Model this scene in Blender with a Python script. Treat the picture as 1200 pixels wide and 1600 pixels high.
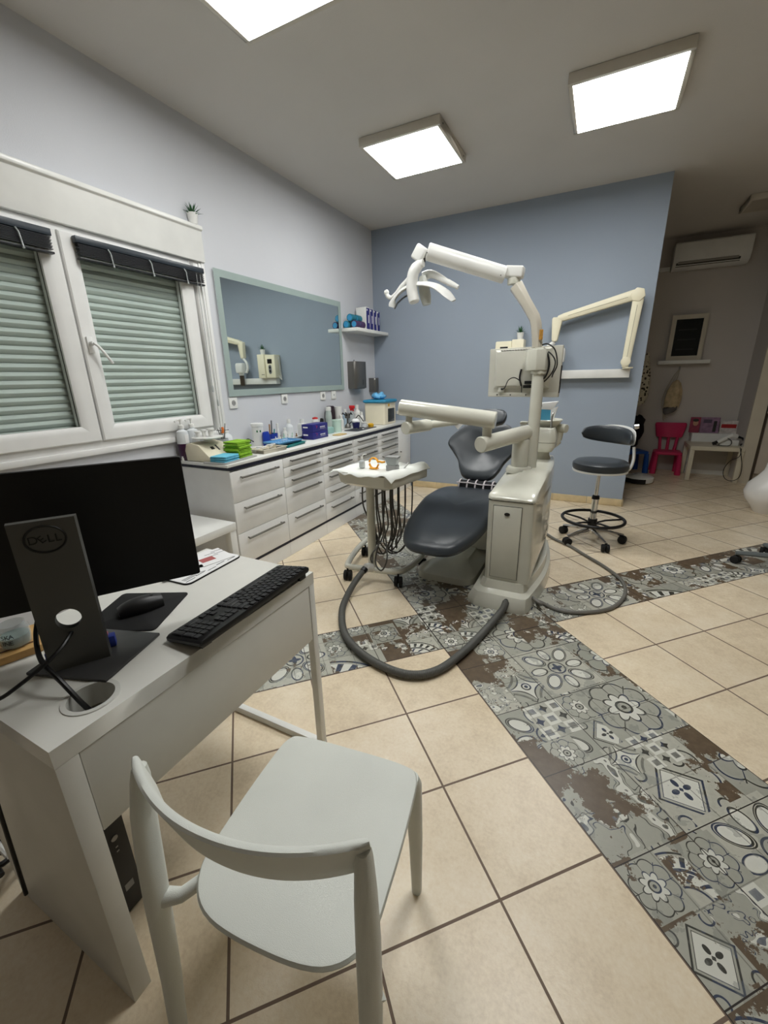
import bpy, bmesh, math, random
from mathutils import Vector, Matrix, noise
random.seed(7)
R = math.radians
for o in list(bpy.data.objects): bpy.data.objects.remove(o)
sc = bpy.context.scene
COL = sc.collection

# ------------------------------------------------------------------ camera
FPX = 649.4
H = 1.35
PIT, ROL, YAW = R(17.85), R(-1.3), R(-27.0)
FW = Vector((math.sin(YAW)*math.cos(PIT), math.cos(YAW)*math.cos(PIT), -math.sin(PIT)))
R0 = Vector((math.cos(YAW), -math.sin(YAW), 0)); U0 = R0.cross(FW)
RT = math.cos(ROL)*R0 + math.sin(ROL)*U0
UP = -math.sin(ROL)*R0 + math.cos(ROL)*U0
cd = bpy.data.cameras.new('camera'); cam = bpy.data.objects.new('camera', cd); COL.objects.link(cam)
m = Matrix.Identity(4)
for i in range(3):
    m[i][0] = RT[i]; m[i][1] = UP[i]; m[i][2] = -FW[i]
m.translation = (0, 0, H)
cam.matrix_world = m
cd.sensor_fit = 'VERTICAL'; cd.sensor_height = 24.0; cd.sensor_width = 18.0
cd.lens = FPX/1600*24.0; cd.clip_start = 0.02; cd.clip_end = 60
sc.camera = cam
# ------------------------------------------------------------------ world, exposure
w = bpy.data.worlds.new('world'); sc.world = w; w.use_nodes = True
w.node_tree.nodes['Background'].inputs[0].default_value = (0.6, 0.62, 0.7, 1)
w.node_tree.nodes['Background'].inputs[1].default_value = 0.02
sc.view_settings.view_transform = 'Standard'
sc.view_settings.look = 'None'
sc.view_settings.gamma = 1.0
sc.view_settings.use_curve_mapping = False
sc.view_settings.exposure = 0.85
PANEL_LIGHT = 12.0          # emission of the ceiling panels
DIM_LIGHT = 1.2

# room numbers (metres)
XL, YB, ZC = -2.57, 4.88, 2.96
YA = 7.12
XW = 0.335

# ------------------------------------------------------------------ pixel helpers (survey of the photograph)
def ray(px, py): return ((px-600)/FPX)*RT + (-(py-800)/FPX)*UP + FW
def onz(px, py, z=0.0): d = ray(px, py); return Vector((0, 0, H)) + d*((z-H)/d.z)
def onx(px, py, x): d = ray(px, py); return Vector((0, 0, H)) + d*(x/d.x)
def ony(px, py, y): d = ray(px, py); return Vector((0, 0, H)) + d*(y/d.y)

# ------------------------------------------------------------------ colours / materials
def lin(c):
    c = c/255.0
    return c/12.92 if c <= 0.04045 else ((c+0.055)/1.055)**2.4
def rgb(r, g, b): return (lin(r), lin(g), lin(b), 1.0)
class E:
    """tiny expression wrapper around math nodes"""
    nt = None
    def __init__(s, v): s.v = v
    @staticmethod
    def n(op, *a, clamp=False):
        nd = E.nt.nodes.new('ShaderNodeMath'); nd.operation = op; nd.use_clamp = clamp
        for i, x in enumerate(a):
            x = x.v if isinstance(x, E) else x
            if isinstance(x, (int, float)): nd.inputs[i].default_value = x
            else: E.nt.links.new(x, nd.inputs[i])
        return E(nd.outputs[0])
    def __add__(s, o): return E.n('ADD', s, o)
    def __radd__(s, o): return E.n('ADD', o, s)
    def __sub__(s, o): return E.n('SUBTRACT', s, o)
    def __rsub__(s, o): return E.n('SUBTRACT', o, s)
    def __mul__(s, o): return E.n('MULTIPLY', s, o)
    def __rmul__(s, o): return E.n('MULTIPLY', o, s)
    def __truediv__(s, o): return E.n('DIVIDE', s, o)
def floor_(a): return E.n('FLOOR', a)
def fract(a): return E.n('FRACT', a)
def abs_(a): return E.n('ABSOLUTE', a)
def gt(a, b): return E.n('GREATER_THAN', a, b)
def lt(a, b): return E.n('LESS_THAN', a, b)
def mx(a, b): return E.n('MAXIMUM', a, b)
def mn(a, b): return E.n('MINIMUM', a, b)
def sin_(a): return E.n('SINE', a)
def cos_(a): return E.n('COSINE', a)
def sqrt_(a): return E.n('SQRT', a)
def hyp(a, b): return sqrt_(a*a+b*b)
def sel(c, a, b): return a*c + b*(1.0-c)          # c ? a : b
def band(x, c, wd): return lt(abs_(x-c), wd)

MATS = {}
def newmat(name):
    mt = bpy.data.materials.new(name); mt.use_nodes = True
    nt = mt.node_tree; b = nt.nodes['Principled BSDF']
    return mt, nt, b
def mat(name, col, rough=0.5, metal=0.0, var=0.04, scale=6.0, bump=0.0, bscale=200.0, coat=0.0, trans=0.0, ior=1.45, spec=0.5, emis=None, es=0.0, alpha=1.0):
    if name in MATS: return MATS[name]
    mt, nt, b = newmat(name)
    c = rgb(*col)
    tc = nt.nodes.new('ShaderNodeTexCoord')
    nz = nt.nodes.new('ShaderNodeTexNoise'); nz.inputs['Scale'].default_value = scale; nz.inputs['Detail'].default_value = 3
    nt.links.new(tc.outputs['Object'], nz.inputs['Vector'])
    rp = nt.nodes.new('ShaderNodeValToRGB')
    rp.color_ramp.elements[0].position = 0.3; rp.color_ramp.elements[1].position = 0.7
    rp.color_ramp.elements[0].color = tuple(x*(1-var) for x in c[:3])+(1,)
    rp.color_ramp.elements[1].color = tuple(min(1, x*(1+var)) for x in c[:3])+(1,)
    nt.links.new(nz.outputs['Fac'], rp.inputs['Fac']); nt.links.new(rp.outputs['Color'], b.inputs['Base Color'])
    b.inputs['Roughness'].default_value = rough; b.inputs['Metallic'].default_value = metal
    b.inputs['IOR'].default_value = ior; b.inputs['Coat Weight'].default_value = coat
    b.inputs['Transmission Weight'].default_value = trans; b.inputs['Alpha'].default_value = alpha
    b.inputs['Specular IOR Level'].default_value = spec
    if bump > 0:
        n2 = nt.nodes.new('ShaderNodeTexNoise'); n2.inputs['Scale'].default_value = bscale; n2.inputs['Detail'].default_value = 2
        nt.links.new(tc.outputs['Object'], n2.inputs['Vector'])
        bp = nt.nodes.new('ShaderNodeBump'); bp.inputs['Strength'].default_value = bump; bp.inputs['Distance'].default_value = 0.003
        nt.links.new(n2.outputs['Fac'], bp.inputs['Height']); nt.links.new(bp.outputs['Normal'], b.inputs['Normal'])
    if emis:
        b.inputs['Emission Color'].default_value = rgb(*emis); b.inputs['Emission Strength'].default_value = es
    MATS[name] = mt
    return mt
def glass(name, col=(250, 252, 251), rough=0.02, shadow=True):
    """thin clear glass: mostly see-through with a mirror-like sheen"""
    if name in MATS: return MATS[name]
    mt, nt, b = newmat(name); nt.nodes.remove(b)
    out = nt.nodes['Material Output']
    g = nt.nodes.new('ShaderNodeBsdfGlossy'); g.inputs['Roughness'].default_value = rough
    t = nt.nodes.new('ShaderNodeBsdfTransparent'); t.inputs[0].default_value = rgb(*col)
    f = nt.nodes.new('ShaderNodeLayerWeight'); f.inputs['Blend'].default_value = 0.22
    ge = nt.nodes.new('ShaderNodeNewGeometry')
    ml = nt.nodes.new('ShaderNodeMath'); ml.operation = 'MULTIPLY_ADD'
    nt.links.new(ge.outputs['Backfacing'], ml.inputs[0]); ml.inputs[1].default_value = -1.0; ml.inputs[2].default_value = 1.0
    m2 = nt.nodes.new('ShaderNodeMath'); m2.operation = 'MULTIPLY'
    nt.links.new(ml.outputs[0], m2.inputs[0]); nt.links.new(f.outputs['Fresnel'], m2.inputs[1])
    mxs = nt.nodes.new('ShaderNodeMixShader')
    nt.links.new(m2.outputs[0], mxs.inputs[0]); nt.links.new(t.outputs[0], mxs.inputs[1]); nt.links.new(g.outputs[0], mxs.inputs[2])
    nt.links.new(mxs.outputs[0], out.inputs[0])
    MATS[name] = mt
    return mt

# ------------------------------------------------------------------ mesh builder
class MB:
    def __init__(s, org=(0, 0, 0)):
        s.bm = bmesh.new(); s.org = Vector(org); s.xf = Matrix.Identity(4)
    def _add(s, vs, fs):
        bv = [s.bm.verts.new(s.xf @ Vector(v)) for v in vs]
        for f in fs:
            try: s.bm.faces.new([bv[i] for i in f])
            except ValueError: pass
        return bv
    def box(s, c, d, rz=0, rot=None):
        x, y, z = d[0]/2, d[1]/2, d[2]/2
        M = Matrix.Translation(c) @ (rot if rot is not None else Matrix.Rotation(rz, 4, 'Z'))
        vs = [M @ Vector(v) for v in ((-x,-y,-z),(x,-y,-z),(x,y,-z),(-x,y,-z),(-x,-y,z),(x,-y,z),(x,y,z),(-x,y,z))]
        s._add(vs, [(0,3,2,1),(4,5,6,7),(0,1,5,4),(1,2,6,5),(2,3,7,6),(3,0,4,7)]); return s
    def bb(s, x0, x1, y0, y1, z0, z1):
        return s.box(((x0+x1)/2, (y0+y1)/2, (z0+z1)/2), (abs(x1-x0), abs(y1-y0), abs(z1-z0)))
    def loft(s, rings, cap=True, closed=False):
        n = len(rings[0]); vs = [v for r in rings for v in r]; fs = []
        k = len(rings)
        for i in range(k if closed else k-1):
            a, b = i*n, ((i+1) % k)*n
            for j in range(n):
                fs.append((a+j, a+(j+1) % n, b+(j+1) % n, b+j))
        if cap and not closed:
            fs.append(tuple(range(n-1, -1, -1))); fs.append(tuple((k-1)*n+j for j in range(n)))
        s._add(vs, fs); return s
    def cyl(s, p0, p1, r0, r1=None, n=24):
        r1 = r0 if r1 is None else r1
        p0, p1 = Vector(p0), Vector(p1); d = (p1-p0).normalized()
        a = d.orthogonal().normalized(); b = d.cross(a)
        rg = []
        for p, r in ((p0, r0), (p1, r1)):
            rg.append([p + (a*math.cos(2*math.pi*i/n) + b*math.sin(2*math.pi*i/n))*r for i in range(n)])
        return s.loft(rg)
    def tube(s, pts, r, n=10, closed=False, flat=1.0, upv=None, rs=None):
        pts = [Vector(p) for p in pts]; k = len(pts); rings = []; prev = None
        for i, p in enumerate(pts):
            if closed: d = pts[(i+1) % k]-pts[i-1]
            else: d = pts[min(i+1, k-1)]-pts[max(i-1, 0)]
            d.normalize()
            if upv is not None: a = (Vector(upv)-d*d.dot(Vector(upv))).normalized()
            elif prev is None: a = d.orthogonal().normalized()
            else:
                a = prev-d*prev.dot(d); a = a.normalized() if a.length > 1e-6 else d.orthogonal().normalized()
            prev = a; b = d.cross(a)
            rr = rs[i] if rs else r
            rings.append([p + (a*math.cos(2*math.pi*j/n)*flat + b*math.sin(2*math.pi*j/n))*rr for j in range(n)])
        return s.loft(rings, closed=closed)
    def lathe(s, prof, c=(0, 0, 0), n=32, axis=(0, 0, 1)):
        ax = Vector(axis).normalized(); a = ax.orthogonal().normalized(); b = ax.cross(a); c = Vector(c)
        rg = []
        for r, z in prof:
            r = max(r, 1e-4)
            rg.append([c + ax*z + (a*math.cos(2*math.pi*i/n)+b*math.sin(2*math.pi*i/n))*r for i in range(n)])
        return s.loft(rg)
    def prism(s, pts, z0, z1, M=None):
        M = M or Matrix.Identity(4)
        return s.loft([[M @ Vector((x, y, z0)) for x, y in pts], [M @ Vector((x, y, z1)) for x, y in pts]])
    def pad(s, pts, t, M=None, prof=None, deform=None):
        """cushion: star-convex outline with rounded rim, thickness t"""
        M = M or Matrix.Identity(4)
        cx = sum(p[0] for p in pts)/len(pts); cy = sum(p[1] for p in pts)/len(pts)
        prof = prof or [(0.03, 0), (0.9, 0.0), (0.965, 0.12), (1.0, 0.42), (0.99, 0.68), (0.955, 0.88), (0.88, 0.99), (0.7, 1.03), (0.4, 1.0), (0.03, 1.0)]
        rg = []
        for k, h in prof:
            ring = []
            for x, y in pts:
                v = Vector((cx+(x-cx)*k, cy+(y-cy)*k, h*t))
                if deform: v = deform(v)
                ring.append(M @ v)
            rg.append(ring)
        return s.loft(rg)
    def sph(s, c, r, sc_=(1, 1, 1), n=20, M=None):
        k = n//2; rg = []; c = Vector(c); M = M or Matrix.Identity(4)
        for i in range(k+1):
            th = math.pi*i/k; rr = max(math.sin(th)*r, 1e-5)
            rg.append([c + M @ Vector((rr*math.cos(2*math.pi*j/n)*sc_[0], rr*math.sin(2*math.pi*j/n)*sc_[1], -math.cos(th)*r*sc_[2])) for j in range(n)])
        return s.loft(rg)
    def build(s, name, m_, parent=None, bevel=0.0, seg=2, ang=38, loc=None, flat=False):
        bm = s.bm
        bmesh.ops.remove_doubles(bm, verts=bm.verts, dist=1e-6)
        bmesh.ops.recalc_face_normals(bm, faces=bm.faces)
        if s.org.length: bmesh.ops.translate(bm, verts=bm.verts, vec=-s.org)
        if bevel > 0:
            es = [e for e in bm.edges if len(e.link_faces) == 2 and e.calc_face_angle(0) > R(40)]
            bmesh.ops.bevel(bm, geom=es, offset=bevel, segments=seg, profile=0.5, affect='EDGES', clamp_overlap=True)
        for f in bm.faces: f.smooth = not flat
        for e in bm.edges:
            if len(e.link_faces) == 2 and e.calc_face_angle(0) > R(ang): e.smooth = False
        me = bpy.data.meshes.new(name); bm.to_mesh(me); bm.free()
        if isinstance(m_, (list, tuple)):
            for q in m_: me.materials.append(q)
        else: me.materials.append(m_)
        o = bpy.data.objects.new(name, me); COL.objects.link(o)
        if parent is not None: o.parent = parent
        elif loc is not None: o.location = loc
        else: o.location = s.org
        return o
def spl(pts, n=8, closed=True):
    out = []; k = len(pts); P = [Vector(p) for p in pts]
    rng = range(k) if closed else range(k-1)
    for i in rng:
        if closed: a, b, c, d = P[i-1], P[i], P[(i+1) % k], P[(i+2) % k]
        else: a, b, c, d = P[max(i-1, 0)], P[i], P[i+1], P[min(i+2, k-1)]
        for j in range(n):
            t = j/n
            out.append(0.5*((2*b)+(c-a)*t+(2*a-5*b+4*c-d)*t*t+(3*b-a-3*c+d)*t**3))
    if not closed: out.append(P[-1])
    return out
def spl2(pts, n=8):
    return [(v.x, v.y) for v in spl([(p[0], p[1], 0) for p in pts], n)]
def rrect(w_, h_, r, n=5, cx=0, cy=0):
    out = []
    for sx, sy, a0 in ((1, 1, 0), (-1, 1, 90), (-1, -1, 180), (1, -1, 270)):
        for i in range(n+1):
            a = R(a0+90*i/n); out.append((cx+sx*(w_/2-r)+r*math.cos(a), cy+sy*(h_/2-r)+r*math.sin(a)))
    return out
def tag(o, label, cat=None, group=None, kind=None):
    if label: o['label'] = label
    if cat: o['category'] = cat
    if group: o['group'] = group
    if kind: o['kind'] = kind
    return o
def thing(name, label, cat, loc=(0, 0, 0), rz=0, group=None):
    o = bpy.data.objects.new(name, None); COL.objects.link(o); o.empty_display_size = 0.05
    o.location = loc; o.rotation_euler = (0, 0, rz)
    return tag(o, label, cat, group)
def struct(o): o['kind'] = 'structure'; return o
def copy_tree(o, parent=None):
    c = o.copy(); COL.objects.link(c)
    if parent is not None: c.parent = parent
    for ch in [q for q in bpy.data.objects if q.parent == o]: copy_tree(ch, c)
    return c
def text_mesh(txt, size, depth, name, m_, parent, M):
    cu = bpy.data.curves.new('tmp', 'FONT'); cu.body = txt; cu.size = size; cu.extrude = depth
    cu.align_x = 'CENTER'; cu.align_y = 'CENTER'
    to = bpy.data.objects.new('tmp', cu); COL.objects.link(to)
    dg = bpy.context.evaluated_depsgraph_get()
    me = bpy.data.meshes.new_from_object(to.evaluated_get(dg))
    bpy.data.objects.remove(to)
    me.transform(M); me.name = name
    me.materials.clear(); me.materials.append(m_)
    o = bpy.data.objects.new(name, me); COL.objects.link(o); o.parent = parent
    return o
def frame_M(o, xd, yd):
    x = Vector(xd).normalized(); y = Vector(yd); y = (y-x*y.dot(x)).normalized(); z = x.cross(y)
    M_ = Matrix.Identity(4)
    for i in range(3): M_[i][0] = x[i]; M_[i][1] = y[i]; M_[i][2] = z[i]; M_[i][3] = o[i]
    return M_

# palette
WHITE = mat('white_lacquer', (236, 236, 232), 0.35, bump=0.0)
CABW = mat('white_melamine', (238, 238, 236), 0.3)
GLOSSW = mat('white_plastic', (232, 232, 228), 0.28)
MATTW = mat('white_moulded_plastic', (226, 229, 222), 0.5, bump=0.25, bscale=900)
PVC = mat('white_pvc', (236, 236, 234), 0.3)
UNIT = mat('unit_enamel', (214, 213, 200), 0.16, coat=0.4)
IVORY = mat('ivory_plastic', (240, 233, 206), 0.4)
CREAM = mat('cream_plastic', (228, 220, 196), 0.45)
BLACK = mat('black_plastic', (17, 17, 18), 0.4)
BLACKM = mat('matt_black', (9, 9, 9), 0.6)
DGREY = mat('charcoal_metal', (58, 58, 56), 0.45)
RUBBER = mat('black_rubber', (16, 16, 16), 0.7)
HOSEG = mat('grey_hose', (88, 88, 84), 0.5)
LEATH = mat('charcoal_leatherette', (56, 61, 66), 0.3, bump=0.15, bscale=500, var=0.06)
CHROME = mat('chrome', (215, 215, 215), 0.12, metal=1.0)
STEEL = mat('brushed_steel', (150, 150, 150), 0.35, metal=1.0)
STEELD = mat('dark_steel', (122, 120, 116), 0.38, metal=0.8)
NAVY = mat('navy_laminate', (22, 24, 42), 0.4)
BLUEC = mat('blue_carton', (36, 38, 118), 0.45)
PAPER = mat('white_paper', (240, 240, 240), 0.85)
TEAL = mat('teal_plastic', (20, 140, 140), 0.4)
GREENC = mat('green_cloth', (142, 190, 52), 0.9, var=0.12, scale=30, bump=0.5, bscale=300)
BLUECL = mat('blue_cloth', (112, 196, 222), 0.9, var=0.08, scale=30, bump=0.4, bscale=300)
SKYB = mat('sky_blue_plastic', (108, 168, 214), 0.4)
LIDB = mat('blue_lid', (44, 140, 180), 0.4)
ORANGE = mat('orange_plastic', (238, 166, 30), 0.4)
PURPLE = mat('purple_liquid', (60, 22, 58), 0.3)
GLASSC = glass('clear_glass')
PINK = mat('pink_plastic', (204, 46, 96), 0.42)
KBLUE = mat('blue_plastic', (22, 84, 170), 0.42)

# ================================================================== FLOOR MATERIAL
def floor_material():
    mt, nt, b = newmat('tile_floor'); E.nt = nt; L = nt.links
    tc = nt.nodes.new('ShaderNodeTexCoord'); sp = nt.nodes.new('ShaderNodeSeparateXYZ')
    L.new(tc.outputs['Object'], sp.inputs[0])
    X, Y = E(sp.outputs[0]), E(sp.outputs[1])
    u = (X+Y)*0.70710678; v = (Y-X)*0.70710678
    def noise_(sc_, det=3, rough=0.5, off=0.0, vec=None):
        nz = nt.nodes.new('ShaderNodeTexNoise'); nz.inputs['Scale'].default_value = sc_
        nz.inputs['Detail'].default_value = det; nz.inputs['Roughness'].default_value = rough
        if vec is None:
            mp = nt.nodes.new('ShaderNodeMapping'); mp.inputs['Location'].default_value = (off, off*1.7, off*0.3)
            L.new(tc.outputs['Object'], mp.inputs[0]); L.new(mp.outputs[0], nz.inputs['Vector'])
        else: L.new(vec, nz.inputs['Vector'])
        return E(nz.outputs['Fac'])
    def comb(a, c, d=0.0):
        cb = nt.nodes.new('ShaderNodeCombineXYZ')
        for i, q in enumerate((a, c, d)):
            if isinstance(q, E): L.new(q.v, cb.inputs[i])
            else: cb.inputs[i].default_value = q
        return cb.outputs[0]
    def rnd(a, c, d=0.0):
        wn = nt.nodes.new('ShaderNodeTexWhiteNoise'); wn.noise_dimensions = '3D'
        L.new(comb(a, c, d), wn.inputs['Vector']); return E(wn.outputs['Value'])
    def mixc(f, a, c):
        mn_ = nt.nodes.new('ShaderNodeMix'); mn_.data_type = 'RGBA'
        if isinstance(f, E): L.new(f.v, mn_.inputs[0])
        else: mn_.inputs[0].default_value = f
        for k, q in ((6, a), (7, c)):
            if isinstance(q, tuple): mn_.inputs[k].default_value = q
            else: L.new(q, mn_.inputs[k])
        return mn_.outputs[2]
    # masks of the two decorated bands
    P = 0.348; U0, V0 = 0.507, 0.272
    s1 = gt(u, U0+P)*lt(u, U0+3*P+0.004)
    s2 = gt(v, V0+4*P)*lt(v, V0+5*P)
    strip = mx(s1, s2)
    # ---------------- beige tiles
    tu = (u-U0)/P; tv = (v-V0)/P
    iu, iv = floor_(tu), floor_(tv); fu, fv = fract(tu), fract(tv)
    G = 0.0037/P
    edge = mn(mn(fu, 1.0-fu), mn(fv, 1.0-fv))
    grout = lt(edge, G)
    tr = rnd(iu, iv)
    n1 = noise_(5, 5, 0.6); n2 = noise_(26, 4, 0.65, 3.0); n3 = noise_(90, 3, 0.6, 9.0)
    mott = n1*0.45+n2*0.25+n3*0.3+(tr-0.5)*0.10
    rp = nt.nodes.new('ShaderNodeValToRGB'); els = rp.color_ramp.elements
    els[0].position = 0.28; els[0].color = rgb(212, 192, 162)
    els[1].position = 0.72; els[1].color = rgb(248, 236, 214)
    e = els.new(0.5); e.color = rgb(236, 219, 190)
    L.new(mott.v, rp.inputs[0])
    spk = noise_(34, 2, 0.5, 21.0)
    beige = mixc(gt(spk, 0.88), rp.outputs[0], rgb(96, 70, 50))
    beige = mixc(grout, beige, rgb(116, 96, 80))
    # ---------------- decorated patchwork
    A = 0.300; UA, VA = 1.14, 0.28
    def cell(size, seed):
        a = (u-UA)/size; c = (v-VA)/size
        ia, ic = floor_(a), floor_(c)
        return fract(a)-0.5, fract(c)-0.5, ia, ic, rnd(ia, ic, seed), rnd(ia, ic, seed+5.3)
    def motif(k, a, c, q=0.3):
        """(ink, white) masks of one hand-painted tile, a and c run -0.5 .. 0.5"""
        if k in (0, 1): rad = hyp(a, c)
        if k == 0:      # rosette: petals round an eye, scalloped outer ring
            th = E.n('ARCTAN2', c, a); cp = abs_(cos_(th*4.0)); pet = cp*0.09+0.17
            i_ = mx(mx(band(rad, pet, 0.014), band(rad, 0.10, 0.016)), lt(rad, 0.035))
            i_ = mx(i_, band(rad, abs_(sin_(th*4.0))*0.07+0.40, 0.012))
            i_ = mx(i_, lt(abs_(sin_(th*4.0)), 0.07)*gt(rad, 0.27)*lt(rad, 0.46))
            return i_, lt(rad, pet)*gt(rad, 0.115)
        if k == 1:      # big white petals on the diagonals and sides
            a1, c1 = abs_(a), abs_(c)
            e1 = hyp((a1+c1-0.50)*0.80, (a1-c1)*1.35); e2 = mn(hyp((a1-0.33)*0.9, c1*1.5), hyp(a1*1.5, (c1-0.33)*0.9))
            i_ = mx(mx(band(e1, 0.17, 0.014), band(e1, 0.205, 0.010)), band(rad, 0.13, 0.012))
            i_ = mx(i_, mx(lt(hyp(a1*1.0, c1*3.0), 0.10), lt(hyp(a1*3.0, c1), 0.10)))
            i_ = mx(i_, band(e2, 0.12, 0.012))
            return i_, mx(lt(e1, 0.16), lt(e2, 0.10))
        if k == 2:      # diamond with quatrefoil
            a1, c1 = abs_(a), abs_(c); dm = a1+c1
            i_ = mx(mx(band(dm, 0.46, 0.024), band(dm, 0.38, 0.008)), mx(lt(hyp(a1-0.12, c1*1.6), 0.07), lt(hyp(a1*1.6, c1-0.12), 0.07)))
            i_ = mx(i_, band(hyp(a1-0.42, c1-0.42), 0.11, 0.016)); i_ = mx(i_, lt(dm, 0.04))
            return i_, gt(dm, 0.04)*lt(dm, 0.37)
        if k == 3:      # checks with small blue flowers
            g1, g2 = fract(a*3.0+0.5)-0.5, fract(c*3.0+0.5)-0.5; par = fract((floor_(a*3.0+0.5)+floor_(c*3.0+0.5))*0.5)
            fl = lt(mx(abs_(g1), abs_(g2))*1.0+mn(abs_(g1), abs_(g2))*1.8, 0.40)*gt(par, 0.25)
            ck = lt(abs_(g1), 0.28)*lt(abs_(g2), 0.24)*lt(par, 0.25)
            return mx(fl, ck*0.7), lt(par, 0.25)
        if k == 4:      # concave star with eye
            a1, c1 = abs_(a), abs_(c); ast = sqrt_(a1)+sqrt_(c1); rad = hyp(a, c)
            i_ = mx(band(ast, 0.84, 0.035), gt(ast, 1.02)*lt(ast, 1.12)*0.6); i_ = mx(i_, mx(band(rad, 0.12, 0.022), lt(rad, 0.055)))
            return i_, lt(ast, 0.80)
        if k == 5:      # fan scrolls from one corner
            rc = hyp(a+0.5, c+0.5); tcn = E.n('ARCTAN2', c+0.5, a+0.5)
            i_ = mx(band(rc, 0.34, 0.02), band(rc, 0.62, 0.03)); i_ = mx(i_, band(rc, 0.92, 0.02))
            i_ = mx(i_, gt(sin_(tcn*22.0+rc*6.0), 0.25)*gt(rc, 0.67)*lt(rc, 0.86)); i_ = mx(i_, gt(sin_(tcn*12.0+rc*18.0), 0.6)*gt(rc, 0.40)*lt(rc, 0.57))
            return i_, gt(rc, 0.40)*lt(rc, 0.86)
        # 6: painted vines and blossoms
        vn = noise_(1.0, 1, 0.4, vec=comb(a*4.6+q*40.0, c*4.6, q*9.0))
        w2 = noise_(1.0, 0, 0.4, vec=comb(a*3.2+q*17.0, c*3.2, q*5.0))
        i_ = mx(band(vn, 0.50, 0.011)*lt(w2, 0.60), band(vn, 0.585, 0.008)*gt(w2, 0.42)); i_ = mx(i_, gt(vn, 0.68)*0.8)
        return i_, gt(vn, 0.60)
    def pick(r, a, c, q, ks):
        n_ = len(ks); oi, ow = motif(ks[-1], a, c, q)
        for j in range(n_-1):
            mi, mw = motif(ks[j], a, c, q); cnd = gt(r, j/n_)*lt(r, (j+1)/n_)
            oi = sel(cnd, mi, oi); ow = sel(cnd, mw, ow)
        return oi, ow
    a, c, ia, ic, r1, r2 = cell(A, 1.0)
    a_, c_, ja, jc, q1, q2 = cell(A/2, 4.0)
    bi, bw = pick(r1, a, c, r2, [0, 1, 5, 6])
    si, sw = pick(q1, a_, c_, q2, [0, 3, 2, 5, 4, 6])
    usebig = gt(rnd(ia, ic, 11.0), 0.50)
    ink = sel(usebig, bi, si); white = sel(usebig, bw, sw)
    tone = sel(usebig, r2, q2); special = None
    for (uu, vv, sz, k, tn) in ((1.297, 1.342, 0.30, 1, 0.9), (1.388, 1.039, 0.30, 0, 0.3), (1.077, 1.282, 0.16, 4, 0.4), (1.000, 0.735, 0.29, 6, 0.35), (1.262, 0.690, 0.21, 2, 0.8),
                            (1.186, 0.842, 0.125, 4, 0.7), (1.325, 0.842, 0.14, 3, 0.8), (0.925, 0.508, 0.145, 0, 0.4), (0.925, 0.350, 0.15, 2, 0.5), (1.345, 0.455, 0.30, 1, 0.9),
                            (1.062, 1.090, 0.17, 3, 0.7), (1.003, 0.935, 0.13, 0, 0.5), (2.02, 1.835, 0.33, 1, 0.9), (0.102, 1.835, 0.33, 1, 0.9), (0.60, 1.90, 0.16, 0, 0.2), (1.14, 0.50, 0.14, 0, 0.3)):
        sa, sc_ = (u-uu)*(1.0/sz), (v-vv)*(1.0/sz); inside = lt(mx(abs_(sa), abs_(sc_)), 0.5)
        mi, mw = motif(k, sa, sc_, tn)
        ink = sel(inside, mi, ink); white = sel(inside, mw, white); tone = sel(inside, E(None) if False else inside*tn, tone)
        special = inside if special is None else mx(special, inside)
    warp = noise_(14, 4, 0.6, 4.0)
    inkv = mx(0.0, ink*(0.55+noise_(40, 3, 0.6, 12.0)*0.9))
    light = mixc(tone, rgb(158, 158, 146), rgb(200, 198, 184))
    light = mixc(noise_(60, 3, 0.6, 17.0)*0.5, light, rgb(146, 148, 138))
    # green-grey or blue ink
    inkc = mixc(gt(noise_(9, 2, 0.5, 55.0), 0.5), rgb(52, 62, 84), rgb(56, 56, 50))
    light = mixc(white*0.75, light, rgb(226, 226, 216))
    deco = mixc(E.n('MINIMUM', inkv, 1.0), light, inkc)
    # soft washes inside some motifs
    deco = mixc(gt(warp, 0.60)*0.35, deco, rgb(112, 116, 112))
    # sub-tile edges
    ea = mn(mn(a_+0.5, 0.5-a_), mn(c_+0.5, 0.5-c_))
    deco = mixc(lt(ea, 0.012)*0.55, deco, rgb(90, 88, 80))
    # worn-through clay patches
    cellw = rnd(ja, jc, 31.0)
    wear = noise_(3.6, 8, 0.72, 6.0)+(cellw-0.5)*0.16
    deco = mixc(gt(wear-special*0.085, 0.535), deco, mixc(noise_(30, 3, 0.6, 40.0), rgb(78, 64, 50), rgb(116, 100, 80)))
    # joints of the decorated planks
    pj = mn(abs_(fract((v-VA)/A+0.5)-0.5)*A, abs_(u-1.14))
    pj2 = abs_(fract((u-0.507)/P+0.5)-0.5)*P
    jl = mx(lt(pj, 0.0016)*s1, lt(pj2, 0.0016)*s2*(1.0-s1))
    bd = mn(mn(abs_(u-(U0+P)), abs_(u-(U0+3*P+0.004))), mn(abs_(v-(V0+4*P)), abs_(v-(V0+5*P))))
    deco = mixc(mx(jl, lt(bd, 0.003)), deco, rgb(44, 38, 34))
    col = mixc(strip, beige, deco)
    L.new(col, b.inputs['Base Color'])
    rough = sel(strip, 0.34+inkv*0.0, 0.13+n2*0.2+grout*0.4)
    L.new(rough.v, b.inputs['Roughness'])
    hgt = (1.0-grout*(1.0-strip))*1.0 + sel(strip, noise_(60, 2, 0.5, 2.0)*0.1, noise_(24, 7, 0.75, 5.0)*0.8)
    bp = nt.nodes.new('ShaderNodeBump'); bp.inputs['Strength'].default_value = 0.35; bp.inputs['Distance'].default_value = 0.004
    L.new(hgt.v, bp.inputs['Height']); L.new(bp.outputs[0], b.inputs['Normal'])
    return mt
def wall_paint(name, c, var=0.03):
    return mat(name, c, 0.75, var=var, scale=1.3, bump=0.22, bscale=170)
FLOORM = floor_material()
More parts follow.
